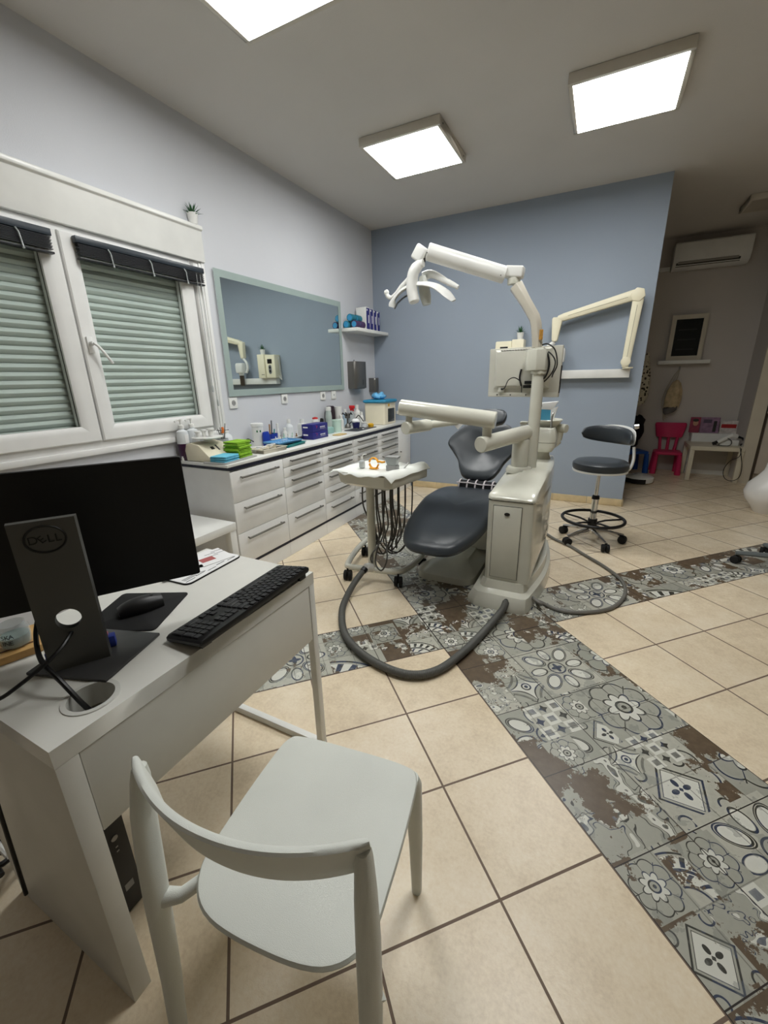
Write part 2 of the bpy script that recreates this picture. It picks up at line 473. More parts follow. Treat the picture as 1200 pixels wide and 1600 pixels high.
W_LIL = wall_paint('lilac_white_paint', (208, 210, 215))
W_BLUE = wall_paint('grey_blue_paint', (154, 165, 179))
W_CEIL = wall_paint('ceiling_paint', (208, 204, 199))
W_GREY = wall_paint('alcove_paint', (204, 198, 192))
SKIRT = mat('beige_tile_skirting', (216, 196, 156), 0.35, var=0.1, scale=12)

XR, YF = 4.2, -3.2
struct(MB().bb(XL-0.2, XR, YF, YA+0.1, -0.1, 0).build('floor', FLOORM))
struct(MB().bb(XL-0.2, XR, YF, YA+0.1, ZC, ZC+0.1).build('ceiling', W_CEIL))
# window opening in the left wall
WY0, WY1, WZ0, WZ1 = 0.50, 2.31, 1.0, 2.14
wl = MB()
wl.bb(XL-0.2, XL, YF, WY0, 0, ZC); wl.bb(XL-0.2, XL, WY1, YA, 0, ZC)
wl.bb(XL-0.2, XL, WY0, WY1, 0, WZ0); wl.bb(XL-0.2, XL, WY0, WY1, WZ1, ZC)
struct(wl.build('wall_left', W_LIL))
struct(MB().bb(XL, XW, YB, YB+0.12, 0, ZC).build('wall_far', W_BLUE))
struct(MB().bb(XL, XR, YA, YA+0.1, 0, ZC).build('wall_back', W_GREY))
struct(MB().bb(1.66, 1.78, 6.56, YA, 0, ZC).build('wall_alcove', W_GREY))
struct(MB().bb(XR, XR+0.1, YF, YA+0.1, 0, ZC).build('wall_right', W_GREY))
struct(MB().bb(XL-0.2, XR+0.1, YF-0.1, YF, 0, ZC).build('wall_near', W_GREY))
bs = MB()
x = XL+0.5
for i in range(8):
    x1 = min(x+0.345, XW+0.012)
    bs.bb(x+0.0015, x1-0.0015, YB-0.012, YB, 0.002, 0.078); x = x1
    if x >= XW: break
bs.bb(XW, XW+0.012, YB-0.012, YB+0.12, 0.002, 0.078)
struct(bs.build('baseboard_far', SKIRT, bevel=0.002))

# ------------------------------------------------------------------ window
W = bpy.data.objects.new('window_1', None); COL.objects.link(W); W.location = (XL, 1.4, 1.0); struct(W)
o3 = (XL, 1.4, 1.0)
SH = mat('roller_shutter_slats', (196, 204, 200), 0.5)
fr = MB(o3)
fx0, fx1 = XL-0.04, XL+0.012
fr.bb(fx0, fx1, WY0, 0.585, 1.0, 2.13); fr.bb(fx0, fx1, 2.235, WY1, 1.0, 2.13)
fr.bb(fx0, fx1, 0.585, 2.235, 1.0, 1.045); fr.bb(fx0, fx1, 0.585, 2.235, 2.09, 2.13)
fr.bb(fx0, fx1-0.012, 1.41, 1.455, 1.045, 2.09)
fr.build('window_frame', PVC, W, bevel=0.004)
tr = MB(o3)
tr.bb(XL, XL+0.018, 2.31, 2.362, 0.99, 2.13); tr.bb(XL+0.018, XL+0.024, 2.33, 2.34, 0.99, 2.13); tr.bb(XL, XL+0.02, 0.44, 0.5, 0.99, 2.13)
tr.build('window_casing', PVC, W, bevel=0.003)
bx = MB(o3)
bx.prism([(XL-0.02, 2.13), (XL+0.035, 2.13), (XL+0.035, 2.315), (XL+0.05, 2.322), (XL+0.05, 2.345), (XL-0.02, 2.345)], 0, 1,
         Matrix(((1, 0, 0, 0), (0, 0, 1.94, 0.42), (0, 1, 0, 0), (0, 0, 0, 1))))
bx.build('shutter_box', GLOSSW, W, bevel=0.003)
sl = MB(o3); sl.bb(XL-0.05, XL+0.026, 0.42, 2.37, 0.965, 1.0); sl.build('window_sill', PVC, W, bevel=0.006)
sx0, sx1 = XL-0.035, XL+0.032
def sash(y0, y1):
    s_ = MB(o3); z0, z1 = 1.04, 2.098; t = 0.088
    # mitred frame with sloped inner bead
    def ring(x, a): return [(x, y0+a, z0+a), (x, y1-a, z0+a), (x, y1-a, z1-a), (x, y0+a, z1-a)]
    rg = [ring(sx0, 0.0), ring(sx1-0.006, 0.0), ring(sx1, 0.006), ring(sx1, t*0.62), ring(sx1-0.018, t), ring(sx0, t)]
    s_.loft(rg, closed=True)
    return s_.build('sash', PVC, W)
for y0, y1 in ((0.585, 1.427), (1.437, 2.235)):
    so = sash(y0, y1)
    g = MB(o3); g.bb(XL-0.012, XL-0.008, y0+0.08, y1-0.08, 1.12, 2.018); g.build('pane', GLASSC, so)
    k = MB(o3)
    for a0, a1, c0, c1 in ((y0+0.083, y0+0.089, 1.122, 2.015), (y1-0.089, y1-0.083, 1.122, 2.015), (y0+0.089, y1-0.089, 1.122, 1.128), (y0+0.089, y1-0.089, 2.009, 2.015)):
        k.bb(XL-0.008, XL-0.002, a0, a1, c0, c1)
    k.build('glazing_gasket', RUBBER, so)
hd = MB(o3)
hd.bb(sx1, sx1+0.01, 1.457, 1.487, 1.515, 1.60)
hd.cyl((sx1, 1.472, 1.565), (sx1+0.04, 1.472, 1.565), 0.011)
hd.tube([(sx1+0.038, 1.472, 1.568), (sx1+0.045, 1.49, 1.55), (sx1+0.048, 1.515, 1.515), (sx1+0.05, 1.548, 1.462)], 0.0105, flat=0.7)
hd.build('window_handle', PVC, W, bevel=0.002)
rs_ = MB(o3); n_ = 26; zz0 = 1.05; hh = (2.12-zz0)/n_
for i in range(n_):
    z0 = zz0+i*hh; prof = [(XL-0.055, z0+0.001), (XL-0.050, z0+0.004), (XL-0.043, z0+hh*0.5), (XL-0.050, z0+hh-0.006), (XL-0.057, z0+hh), (XL-0.065, z0+hh*0.5)]
    rs_.prism(prof, 0, 1, Matrix(((1, 0, 0, 0), (0, 0, WY1-WY0-0.02, WY0+0.01), (0, 1, 0, 0), (0, 0, 0, 1))))
rs_.build('roller_shutter', SH, W)
MB(o3).bb(XL-0.2, XL-0.16, WY0, WY1, 1.0, 2.14).build('outer_panel', SH, W)

# venetian blinds rolled up on each sash
def blind(y0, y1, label, droop):
    t = thing('venetian_blind', label, 'blind', (sx1, (y0+y1)/2, 2.06), group='raised black venetian blinds')
    org = (sx1, (y0+y1)/2, 2.06)
    b1 = MB(org); b1.bb(sx1+0.004, sx1+0.036, y0, y1, 2.05, 2.082); b1.build('headrail', mat('blind_headrail', (42, 50, 58), 0.35), t, bevel=0.003)
    b2 = MB(org)
    for i in range(9):
        z = 2.043-i*0.0062-droop*0.1*i
        b2.bb(sx1+0.006, sx1+0.034, y0+0.008+0.002*(i % 3), y1-0.006-0.003*(i % 2), z, z+0.003)
    o = b2.build('slats', mat('blind_slats', (20, 22, 26), 0.4), t)
    b3 = MB(org); b3.bb(sx1+0.004, sx1+0.036, y0+0.006, y1-0.004, 1.974-droop*0.1*9, 1.984-droop*0.1*9); b3.build('bottom_rail', mat('blind_slats', (0, 0, 0)), t, bevel=0.002)
    CL = mat('clear_plastic', (190, 196, 196), 0.2, alpha=0.8)
    for k in range(3):
        yy = y0+(y1-y0)*(0.2+0.3*k)
        b4 = MB(org); b4.tube([(sx1+0.038, yy, 2.05), (sx1+0.046, yy+0.006, 2.03), (sx1+0.04, yy+0.012, 2.0), (sx1+0.045, yy+0.012, 1.972)], 0.0035, n=6)
        b4.sph((sx1+0.045, yy+0.012, 1.968), 0.006, n=8); b4.build('cord_clip', CL, t)
    return t
blind(0.62, 1.386, 'black venetian blind pulled up on the left window sash', 0.004)
tb = blind(1.495, 2.305, 'black venetian blind pulled up on the right window sash, beside the mirror', 0.0)
for k in range(2):
    c = MB(tuple(tb.location)); yy = 2.235+0.03*k
    c.tube([(sx1+0.038, yy, 2.04), (sx1+0.04, yy+0.002, 1.7), (sx1+0.036, yy+0.004, 1.32-0.1*k)], 0.0018, n=5)
    c.lathe([(0.002, 0.02), (0.006, 0.0), (0.006, -0.025), (0.001, -0.03)], (sx1+0.036, yy+0.004, 1.31-0.1*k), n=8)
    c.build('pull_cord', mat('clear_plastic', (190, 196, 196)), tb)

# ------------------------------------------------------------------ ceiling panels
PAN_F = mat('panel_frame', (206, 200, 188), 0.5)
EMW = mat('lit_diffuser', (255, 255, 255), 0.6, emis=(253, 254, 252), es=PANEL_LIGHT)
def panel(cx, cy, label, s=0.60, lit=True):
    t = thing('ceiling_light_panel', label, 'ceiling light', (cx, cy, ZC), group='square light panels on the ceiling' if lit else None)
    f = MB(); h = 0.055; k = s/2; b_ = 0.024
    f.bb(-k, k, -k, -k+b_, -h, -0.002); f.bb(-k, k, k-b_, k, -h, -0.002); f.bb(-k, -k+b_, -k+b_, k-b_, -h, -0.002); f.bb(k-b_, k, -k+b_, k-b_, -h, -0.002)
    f.bb(-k+b_, k-b_, -k+b_, k-b_, -0.02, -0.002)
    f.build('frame', PAN_F, t, bevel=0.002)
    d = MB(); d.bb(-k+b_, k-b_, -k+b_, k-b_, -h+0.001, -h+0.008)
    d.build('diffuser', EMW if lit else mat('unlit_diffuser', (180, 172, 160), 0.5), t)
    sc1 = MB()
    for yy in (-k*0.8, k*0.8):
        sc1.cyl((k, yy, -0.03), (k+0.003, yy, -0.03), 0.006, n=10); sc1.cyl((-k, yy, -0.03), (-k-0.003, yy, -0.03), 0.006, n=10)
    sc1.build('screw', STEELD, t)
    return t
panel(-1.435, 3.442, 'lit square ceiling panel in the middle, above the wall mirror end of the room')
panel(-0.073, 3.442, 'lit square ceiling panel farthest right, near the end of the blue wall')
panel(-1.435, 1.77, 'lit square ceiling panel cut off by the top edge of the picture')
panel(-0.073, 1.77, 'lit square ceiling panel directly above the desk chair')
panel(1.28, 6.05, 'unlit square panel on the ceiling near the air conditioner', s=0.42, lit=False)

# ------------------------------------------------------------------ mirror, sockets, dispensers, shelf
mm, nt, b = newmat('mirror_glass'); b.inputs['Metallic'].default_value = 1; b.inputs['Roughness'].default_value = 0.015; b.inputs['Base Color'].default_value = (0.74, 0.80, 0.78, 1)
t = thing('wall_mirror', 'large frameless mirror with frosted glass border above the worktop', 'mirror', (XL, 3.27, 1.68)); og = (XL, 3.27, 1.68)
MB(og).bb(XL+0.008, XL+0.016, 2.437, 4.11, 1.239, 2.12).build('mirror_glass', mm, t)
fb = MB(og)
for a0, a1, c0, c1 in ((2.437, 2.487, 1.239, 2.12), (4.06, 4.11, 1.239, 2.12), (2.487, 4.06, 1.239, 1.289), (2.487, 4.06, 2.07, 2.12)):
    fb.bb(XL+0.016, XL+0.0175, a0, a1, c0, c1)
fb.build('frosted_border', mat('frosted_glass', (158, 174, 170), 0.45), t)
MB(og).bb(XL+0.001, XL+0.008, 2.46, 4.09, 1.26, 2.10).build('backing', RUBBER, t)
for i, (y, lab) in enumerate(((2.474, 'white wall socket beneath the left corner of the mirror'), (3.09, 'white wall socket below the middle of the mirror'), (3.70, 'white wall socket below the mirror, left one of the close pair'), (3.90, 'white wall socket below the right end of the mirror, right one of the close pair'))):
    t = thing('wall_socket', lab, 'socket', (XL, y, 1.19), group='wall sockets under the mirror')
    s_ = MB(); s_.box((0.006, 0, 0), (0.012, 0.082, 0.082)); s_.build('socket_plate', GLOSSW, t, bevel=0.003)
    c = MB(); rr = 0.021 if i < 3 else 0.006
    c.cyl((0.0118, 0, 0.0), (0.0125, 0, 0.0), rr, n=24); c.build('socket_well', mat('socket_shadow_grey', (150, 150, 148), 0.5) if i < 3 else BLACK, t)
    if i < 3:
        c = MB(); c.cyl((0.0126, -0.009, 0), (0.0132, -0.009, 0), 0.003, n=8); c.cyl((0.0126, 0.009, 0), (0.0132, 0.009, 0), 0.003, n=8); c.build('pin_hole', BLACK, t)
t = thing('paper_towel_dispenser', 'grey steel paper towel dispenser on the wall right of the mirror', 'dispenser', (XL, 4.36, 1.38)); og = (XL, 4.36, 1.38)
q = MB(og); q.prism([(XL, 4.22), (XL+0.085, 4.22), (XL+0.11, 4.25), (XL+0.11, 4.45), (XL+0.085, 4.48), (XL, 4.48)], 1.245, 1.535); q.build('housing', STEELD, t, bevel=0.004)
q = MB(og); q.bb(XL+0.11, XL+0.1115, 4.37, 4.376, 1.28, 1.34); q.build('level_slot', BLACK, t)
q = MB(og); q.cyl((XL+0.02, 4.33, 1.55), (XL+0.028, 4.33, 1.55), 0.008, n=12); q.tube([(XL+0.02, 4.33, 1.55), (XL+0.02, 4.33, 1.53)], 0.003); q.build('lock', CHROME, t)
q = MB(og); q.bb(XL+0.03, XL+0.1, 4.27, 4.43, 1.24, 1.2455); q.build('paper_slot', BLACK, t)
t = thing('soap_dispenser', 'small grey steel soap dispenser in the wall corner', 'dispenser', (XL, 4.77, 1.28)); og = (XL, 4.77, 1.28)
q = MB(og); q.prism([(XL, 4.71), (XL+0.07, 4.71), (XL+0.09, 4.73), (XL+0.09, 4.80), (XL+0.07, 4.82), (XL, 4.82)], 1.19, 1.355); q.build('housing', STEELD, t, bevel=0.004)
q = MB(og); q.bb(XL+0.075, XL+0.085, 4.715, 4.74, 1.335, 1.35); q.build('badge', GLOSSW, t)
q = MB(og); q.tube([(XL+0.05, 4.765, 1.19), (XL+0.06, 4.765, 1.175), (XL+0.115, 4.765, 1.17)], 0.006); q.build('lever', CHROME, t)
q = MB(); q.bb(XL, XL+0.2, 4.13, YB-0.005, 1.835, 1.868)
tag(q.build('wall_shelf', GLOSSW, bevel=0.002), 'white floating wall shelf above the towel dispenser, in the corner', 'shelf')
CUPM = mat('blue_roll', (40, 120, 140), 0.6, var=0.2, scale=40); CUPP = mat('purple_roll', (74, 54, 92), 0.7)
rolls = [((XL+0.135, 4.215, 1.868+0.038), CUPP, 'purple paper roll with blue end lying at the shelf front'), ((XL+0.045, 4.20, 1.868+0.038), CUPM, 'teal paper roll lying on the shelf against the wall'),
         ((XL+0.09, 4.205, 1.868+0.103), CUPM, 'teal paper roll stacked highest on the shelf, nearest the mirror'), ((XL+0.145, 4.30, 1.868+0.038), CUPP, 'purple paper roll second along the shelf front'), ((XL+0.10, 4.31, 1.868+0.103), CUPM, 'teal paper roll stacked on top beside the cartons')]
for (p, mt_, lab) in rolls:
    t = thing('paper_roll', lab, 'roll', (p[0], p[1]-0.04, p[2]), group='rolls on the wall shelf')
    q = MB(); q.cyl((0, 0, 0), (0, 0.09, 0), 0.037, n=28); q.build('roll_body', mt_, t, bevel=0.003)
    q = MB(); q.cyl((0, -0.002, 0), (0, 0.0, 0), 0.028, n=24); q.build('roll_end', mat('bright_blue_end', (60, 150, 200), 0.5), t)
for i in range(4):
    y = 4.44+i*0.082
    t = thing('glove_carton', ['blue and white glove carton standing on the shelf, first from the mirror', 'blue and white glove carton standing second on the shelf', 'blue and white glove carton standing third on the shelf', 'blue and white glove carton standing fourth, nearest the blue wall'][i], 'carton', (XL+0.10, y, 1.868), rz=R(1.5*(i-1)), group='glove cartons standing on the shelf')
    q = MB(); q.box((0, 0, 0.115-0.004*i), (0.13, 0.076, 0.23-0.008*i)); q.build('carton', GLOSSW, t, bevel=0.002)
    q = MB(); q.box((0.0655, 0, 0.113-0.004*i), (0.001, 0.072, 0.215)); q.box((0, 0.0, 0.2302-0.008*i), (0.125, 0.07, 0.0006)); q.build('printed_face', BLUEC, t)
    q = MB(); q.box((0.0663, -0.018, 0.20), (0.0006, 0.02, 0.016)); q.build('print', PAPER, t)
    q = MB(); q.box((0.0663, 0.01, 0.11), (0.0006, 0.012, 0.08)); q.build('print', PAPER, t)

def potted_plant(loc, s, label, n=26):
    t = thing('potted_plant', label, 'plant', loc, group='small plants in white pots')
    q = MB(); q.lathe([(0.022*s, 0), (0.030*s, 0.052*s), (0.030*s, 0.056*s), (0.026*s, 0.056*s), (0.025*s, 0.045*s), (0.001, 0.045*s)], n=24); q.build('pot', GLOSSW, t)
    q = MB(); rnd_ = random.Random(int(loc[1]*100))
    for i in range(n):
        a = i*2.4; el = 0.25+1.25*(i/n); L = (0.06+0.02*rnd_.random())*s*(0.75+0.35*math.sin(el))
        d = Vector((math.cos(a)*math.cos(el), math.sin(a)*math.cos(el), math.sin(el)))
        sd = d.cross(Vector((0, 0, 1))).normalized(); up = sd.cross(d)
        b0 = Vector((0, 0, 0.045*s))
        rg = []
        for k, (tt, ww) in enumerate(((0, 0.5), (0.35, 1.0), (0.7, 0.6), (1.0, 0.04))):
            p = b0+d*L*tt+Vector((0, 0, -0.012*s*tt*tt)); w_ = 0.0055*s*ww
            rg.append([p-sd*w_, p-up*w_*0.35, p+sd*w_, p+up*w_*0.2])
        q.loft(rg)
    q.build('leaves', mat('succulent_green', (44, 92, 52), 0.5, var=0.25, scale=60), t)
    return t
potted_plant((XL+0.026, 2.31, 2.345), 1.15, 'small spiky green plant in white pot on top of the shutter box')

# ================================================================== CABINETS
XF = -2.08
ys = [1.90, 2.42, 2.94, 3.46, 3.98, 4.50, YB-0.004]
draws = [[.79, .577, .36, .132], [.79, .716, .637, .558, .345, .132], [.79, .716, .642, .568, .43, .285, .132], [.79, .716, .642, .568, .43, .285, .132], [.79, .716, .642, .568, .43, .285, .132]]
clabs = ['white cabinet unit with three deep drawers, at the window end of the row', 'white cabinet unit with three shallow and two deep drawers, second from the window end',
         'white six-drawer cabinet unit in the middle of the row, left of the cart post', 'white six-drawer cabinet unit fourth in the row, behind the instrument cart',
         'white six-drawer cabinet unit farthest along, beside the plain door unit', 'white cabinet unit with one plain door, in the corner by the blue wall']
HND = mat('handle_steel', (128, 126, 120), 0.4, metal=0.85)
for i in range(6):
    y0, y1 = ys[i]+0.001, ys[i+1]-0.001; cy = (y0+y1)/2
    t = thing('base_cabinet', clabs[i], 'cabinet', (XF-0.22, cy, 0), group='white base cabinets under the worktop'); og = (XF-0.22, cy, 0)
    q = MB(og); q.bb(XL+0.03, XF-0.02, y0, y1, 0.112, 0.798)
    if i == 0: q.bb(XF-0.02, XF-0.004, y0, y0+0.004, 0.0, 0.798)
    q.build('body', CABW, t)
    q = MB(og); q.bb(XL+0.03, XF-0.004, y0, y1, 0.002, 0.111); q.build('kick_board', CABW, t)
    q = MB(og); q.bb(XF-0.02, XF-0.001, y0, y1, 0.113, 0.130); q.build('dark_strip', NAVY, t)
    if i < 5:
        zs = draws[i]
        for j in range(len(zs)-1):
            z1, z0 = zs[j]-0.0015, zs[j+1]+0.0015
            q = MB(og); q.bb(XF-0.018, XF, y0+0.002, y1-0.002, z0, z1)
            d = q.build('drawer', CABW, t, bevel=0.0015)
            q = MB(og); hz = z1-0.028 if z1-z0 < 0.1 else z1-0.045; a0, a1 = y0+0.075, y1-0.075
            q.cyl((XF+0.026, a0, hz), (XF+0.026, a1, hz), 0.0075, n=12)
            for a in (a0+0.012, a1-0.012): q.cyl((XF, a, hz), (XF+0.026, a, hz), 0.005, n=10)
            q.build('handle', HND, d)
    else:
        q = MB(og); q.bb(XF-0.018, XF, y0+0.002, y1-0.012, 0.132, 0.79); d = q.build('door', CABW, t, bevel=0.0015)
        q = MB(og); q.cyl((XF, y0+0.05, 0.50), (XF+0.02, y0+0.05, 0.50), 0.006, n=12); q.build('knob', HND, d)
wt = thing('worktop', 'long white worktop with dark edge strip on the drawer cabinets', 'worktop', (-2.32, 3.38, 0.80)); og = (-2.32, 3.38, 0.80)
q = MB(og); q.bb(XL+0.002, XF+0.004, 1.885, YB-0.004, 0.8225, 0.842); q.build('top_slab', GLOSSW, wt, bevel=0.002)
q = MB(og); q.bb(XF-0.03, XF+0.002, 1.905, YB-0.006, 0.799, 0.8224); q.bb(XL+0.03, XF-0.03, 1.905, YB-0.006, 0.799, 0.8224); q.build('dark_edge_strip', NAVY, wt)
WZ = 0.842

# ------------------------------------------------------------------ things on the worktop
def bottle(name, label, cat, x, y, r, h, body, capm, z=WZ, neck=0.46, caph=0.2, group=None, taper=0.0, rz=0, n=24):
    t = thing(name, label, cat, (x, y, z), rz=rz, group=group)
    hb = h*(1-caph); q = MB()
    q.lathe([(r*0.9, 0), (r, r*0.12), (r*(1-taper), hb*0.72), (r*(1-taper)*0.93, hb*0.82), (r*neck*1.05, hb*0.95), (r*neck, hb)], n=n); q.build('bottle_body', body, t)
    q = MB(); q.lathe([(r*neck*1.15, hb-0.001), (r*neck*1.15, h*0.985), (r*neck*0.95, h)], n=n); q.build('cap', capm, t)
    return t
CLP = mat('clear_plastic', (190, 196, 196))
TRANSL = mat('translucent_white_plastic', (222, 226, 228), 0.3)
# pump soap bottles
for k, (x, y) in enumerate(((-2.508, 1.93), (-2.506, 2.012))):
    t = thing('pump_bottle', ['tall pump bottle with purple liquid by the window, left one of the pair', 'tall pump bottle with purple liquid by the window, right one of the pair'][k], 'bottle', (x, y, WZ), group='purple pump bottles')
    t.scale = (0.95, 0.95, 1.13); q = MB(); q.lathe([(0.038, 0), (0.041, 0.005), (0.041, 0.10)], n=28); q.build('purple_contents', PURPLE, t)
    q = MB(); q.lathe([(0.0412, 0.10), (0.0412, 0.15), (0.036, 0.172), (0.016, 0.182), (0.016, 0.19)], n=28); q.build('bottle_body', TRANSL, t)
    q = MB(); q.lathe([(0.018, 0.19), (0.018, 0.208), (0.006, 0.212), (0.006, 0.232), (0.012, 0.234), (0.012, 0.243)], n=20); q.tube([(0, 0, 0.238), (0.0, -0.025, 0.24), (0.0, -0.045, 0.232)], 0.006, n=8); q.build('pump', GLOSSW, t)
    q = MB(); q.box((0.0415, 0.0, 0.13), (0.001, 0.03, 0.05)); q.build('paper_label', PAPER, t)
t = thing('mixing_machine', 'cream wedge shaped mixing machine with round white plate on top', 'machine', (-2.345, 2.00, WZ)); og = (-2.38, 2.04, WZ)
q = MB(); q.loft([[(x, y, z) for x, z in ((-0.11, 0.004), (0.112, 0.004), (0.118, 0.03), (0.015, 0.112), (-0.06, 0.125), (-0.10, 0.115), (-0.118, 0.07))] for y in (-0.105, 0.105)])
body = q.build('housing', CREAM, t, bevel=0.005)
# sloping front control panel
t2 = MB(); t2.box((0.050, -0.02, 0.086), (0.024, 0.024, 0.003), rot=Matrix.Rotation(R(38.5), 4, 'Y')); t2.build('display', BLACK, t)
t2 = MB(); t2.box((0.052, 0.02, 0.0845), (0.05, 0.010, 0.003), rot=Matrix.Rotation(R(38.5), 4, 'Y')); t2.build('slider', DGREY, t)
t2 = MB(); t2.lathe([(0.02, 0.13), (0.03, 0.14), (0.085, 0.146), (0.10, 0.152), (0.10, 0.156), (0.09, 0.158), (0.001, 0.156)], (-0.005, 0.0, 0), n=36); t2.build('round_plate', GLOSSW, t)
for k, (dx, dy, r, h, lab) in enumerate(((-0.035, -0.045, 0.017, 0.04, 'small white cup at the back of the round plate'), (-0.03, 0.0, 0.015, 0.045, 'small white cap pot in the middle of the round plate'), (0.02, 0.015, 0.02, 0.055, 'white pot with flared lid at the front of the round plate'))):
    q = MB(); q.lathe([(r*0.8, 0), (r*0.9, h*0.6), (r*0.9, h*0.75), (r*1.25, h*0.8), (r*1.2, h)], n=20)
    tag(q.build('small_pot', GLOSSW, loc=(-2.35+dx, 2.00+dy, WZ+0.157)), lab, 'pot', 'pots on the round plate')
t = thing('instrument_jar', 'clear jar holding metal sticks and an orange band, below the window corner', 'jar', (-2.44, 2.215, WZ))
q = MB(); q.lathe([(0.03, 0), (0.034, 0.004), (0.034, 0.11), (0.032, 0.11), (0.032, 0.006), (0.001, 0.006)], n=24); q.build('jar_wall', CLP, t)
for k in range(5):
    a = k*1.3; q = MB(); q.cyl((0.012*math.cos(a), 0.012*math.sin(a), 0.008), (0.03*math.cos(a+2.5), 0.03*math.sin(a+2.5), 0.17+0.012*k), 0.003, n=8); q.build('stick', STEEL, t)
q = MB(); q.tube([(0, 0, 0.15), (0.004, 0.004, 0.175), (-0.004, 0.008, 0.19)], 0.009, n=8); q.build('orange_band', mat('orange_cord', (226, 120, 50), 0.6), t)
q = MB(); q.cyl((-0.03, -0.025, 0.17), (0.035, 0.03, 0.172), 0.0025, n=8); q.build('cross_stick', BLACK, t)
bottle('plastic_jug', 'squat white jug behind the jar of sticks', 'jug', -2.51, 2.30, 0.05, 0.16, TRANSL, GLOSSW, neck=0.5, caph=0.1)
bottle('small_tub', 'small white screw pot behind the monitor, left of the pump bottles', 'pot', -2.50, 1.905, 0.015, 0.03, GLOSSW, GLOSSW, neck=0.8)
# tray with cloth stacks
q = MB(); q.prism(rrect(0.20, 0.33, 0.02), 0, 0.008); o = q.build('flat_tray', mat('grey_tray', (170, 170, 168), 0.4), loc=(-2.205, 2.045, WZ), bevel=0.002); o.rotation_euler = (0, 0, R(6))
tag(o, 'flat grey tray under the folded green and blue cloths', 'tray')
def cloth(x, y, z, sx, sy, h, m_, lab, grp, rz):
    q = MB(); rr = random.Random(int(z*1e5+x*1e3))
    for k in range(2):
        q.pad(rrect(sx*(1-0.03*k), sy*(1-0.02*rr.random()), 0.008), h*0.5, M=Matrix.Translation((0.004*rr.random(), 0, k*h*0.48)), deform=lambda v: Vector((v.x, v.y, v.z+0.0025*math.sin(v.x*40+z*700)*math.cos(v.y*35))))
    o = q.build('folded_cloth', m_, loc=(x, y, z)); o.rotation_euler = (0, 0, rz); tag(o, lab, 'cloth', grp); return o
words = ['bottom', 'second from the bottom', 'third from the bottom', 'fourth from the bottom', 'fifth from the bottom', 'sixth from the bottom', 'top']
for k in range(7):
    cloth(-2.215+0.004*math.sin(k*2), 2.125+0.004*math.cos(k*3), WZ+0.0095+k*0.0155, 0.125, 0.15, 0.0145, GREENC, 'folded lime green cloth, %s of the green stack' % words[k], 'stacked green cloths', R(8+3*math.sin(k*1.7)))
for k in range(3):
    cloth(-2.185, 1.972, WZ+0.0095+k*0.013, 0.125, 0.15, 0.012, BLUECL, 'folded light blue cloth, %s of the low blue stack' % ['bottom', 'middle', 'top'][k], 'stacked blue cloths', R(6+2*k))
# wipes canister
t = thing('wipes_canister', 'tall white wipes canister with green label squares', 'canister', (-2.475, 2.61, WZ))
q = MB(); q.lathe([(0.044, 0), (0.046, 0.004), (0.046, 0.155), (0.05, 0.157), (0.05, 0.178), (0.046, 0.182)], n=32); q.build('canister_body', GLOSSW, t)
for s_ in (-1, 1):
    q = MB(); a = R(-35+16*s_); q.box((0.0468*math.cos(a), 0.0468*math.sin(a), 0.12), (0.001, 0.01, 0.016), rz=a); q.build('green_square', mat('dark_green', (20, 110, 60), 0.5), t)
t = thing('plastic_bag', 'crumpled clear bag holding dark cords and scissors behind the green stack', 'bag', (-2.44, 2.40, WZ))
q = MB(); q.sph((0, 0, 0.032), 0.07, (0.8, 1.0, 0.45), n=16)
for v in q.bm.verts: v.co += Vector((noise.noise(v.co*45), noise.noise(v.co*45+Vector((3, 1, 2))), noise.noise(v.co*45+Vector((9, 4, 7)))))*0.014; v.co.z = max(v.co.z, 0.001)
q.build('film', TRANSL, t, ang=180)
for k in range(3):
    q = MB(); q.tube(spl([(0.02+0.04*math.cos(a+k), 0.03*math.sin(a*1.3+k)+0.03*(k-1), 0.065+0.012*math.sin(a*2+k)) for a in (0, 1.2, 2.4, 3.6, 4.8)], 5), 0.0035, n=6, closed=True); q.build('cord', BLACK, t)
# beige instrument tray with contents
def open_tray(name, label, x, y, z, sx, sy, h, m_, rz=0, cat='tray', parent=None):
    t = thing(name, label, cat, (x, y, z), rz=rz)
    q = MB(); w_ = 0.004
    q.box((0, 0, w_/2), (sx, sy, w_))
    for dx, dy, ax, ay in ((sx/2-w_/2, 0, w_, sy), (-sx/2+w_/2, 0, w_, sy), (0, sy/2-w_/2, sx, w_), (0, -sy/2+w_/2, sx, w_)): q.box((dx, dy, h/2), (ax, ay, h))
    q.box((sx/2+0.003, 0, h-0.002), (0.008, sy+0.014, 0.004)); q.box((-sx/2-0.003, 0, h-0.002), (0.008, sy+0.014, 0.004)); q.box((0, sy/2+0.003, h-0.002), (sx, 0.008, 0.004)); q.box((0, -sy/2-0.003, h-0.002), (sx, 0.008, 0.004))
    q.build('tray_shell', m_, t); return t
ORD = ['first', 'second', 'third', 'fourth', 'fifth', 'sixth', 'seventh', 'eighth', 'ninth', 'tenth', 'eleventh', 'twelfth', 'thirteenth', 'fourteenth']
tr_ = open_tray('instrument_tray', 'cream open tray heaped with sachets and clips at the worktop front', -2.20, 2.41, WZ, 0.15, 0.235, 0.03, mat('cream_tray', (220, 214, 196), 0.4), R(-4))
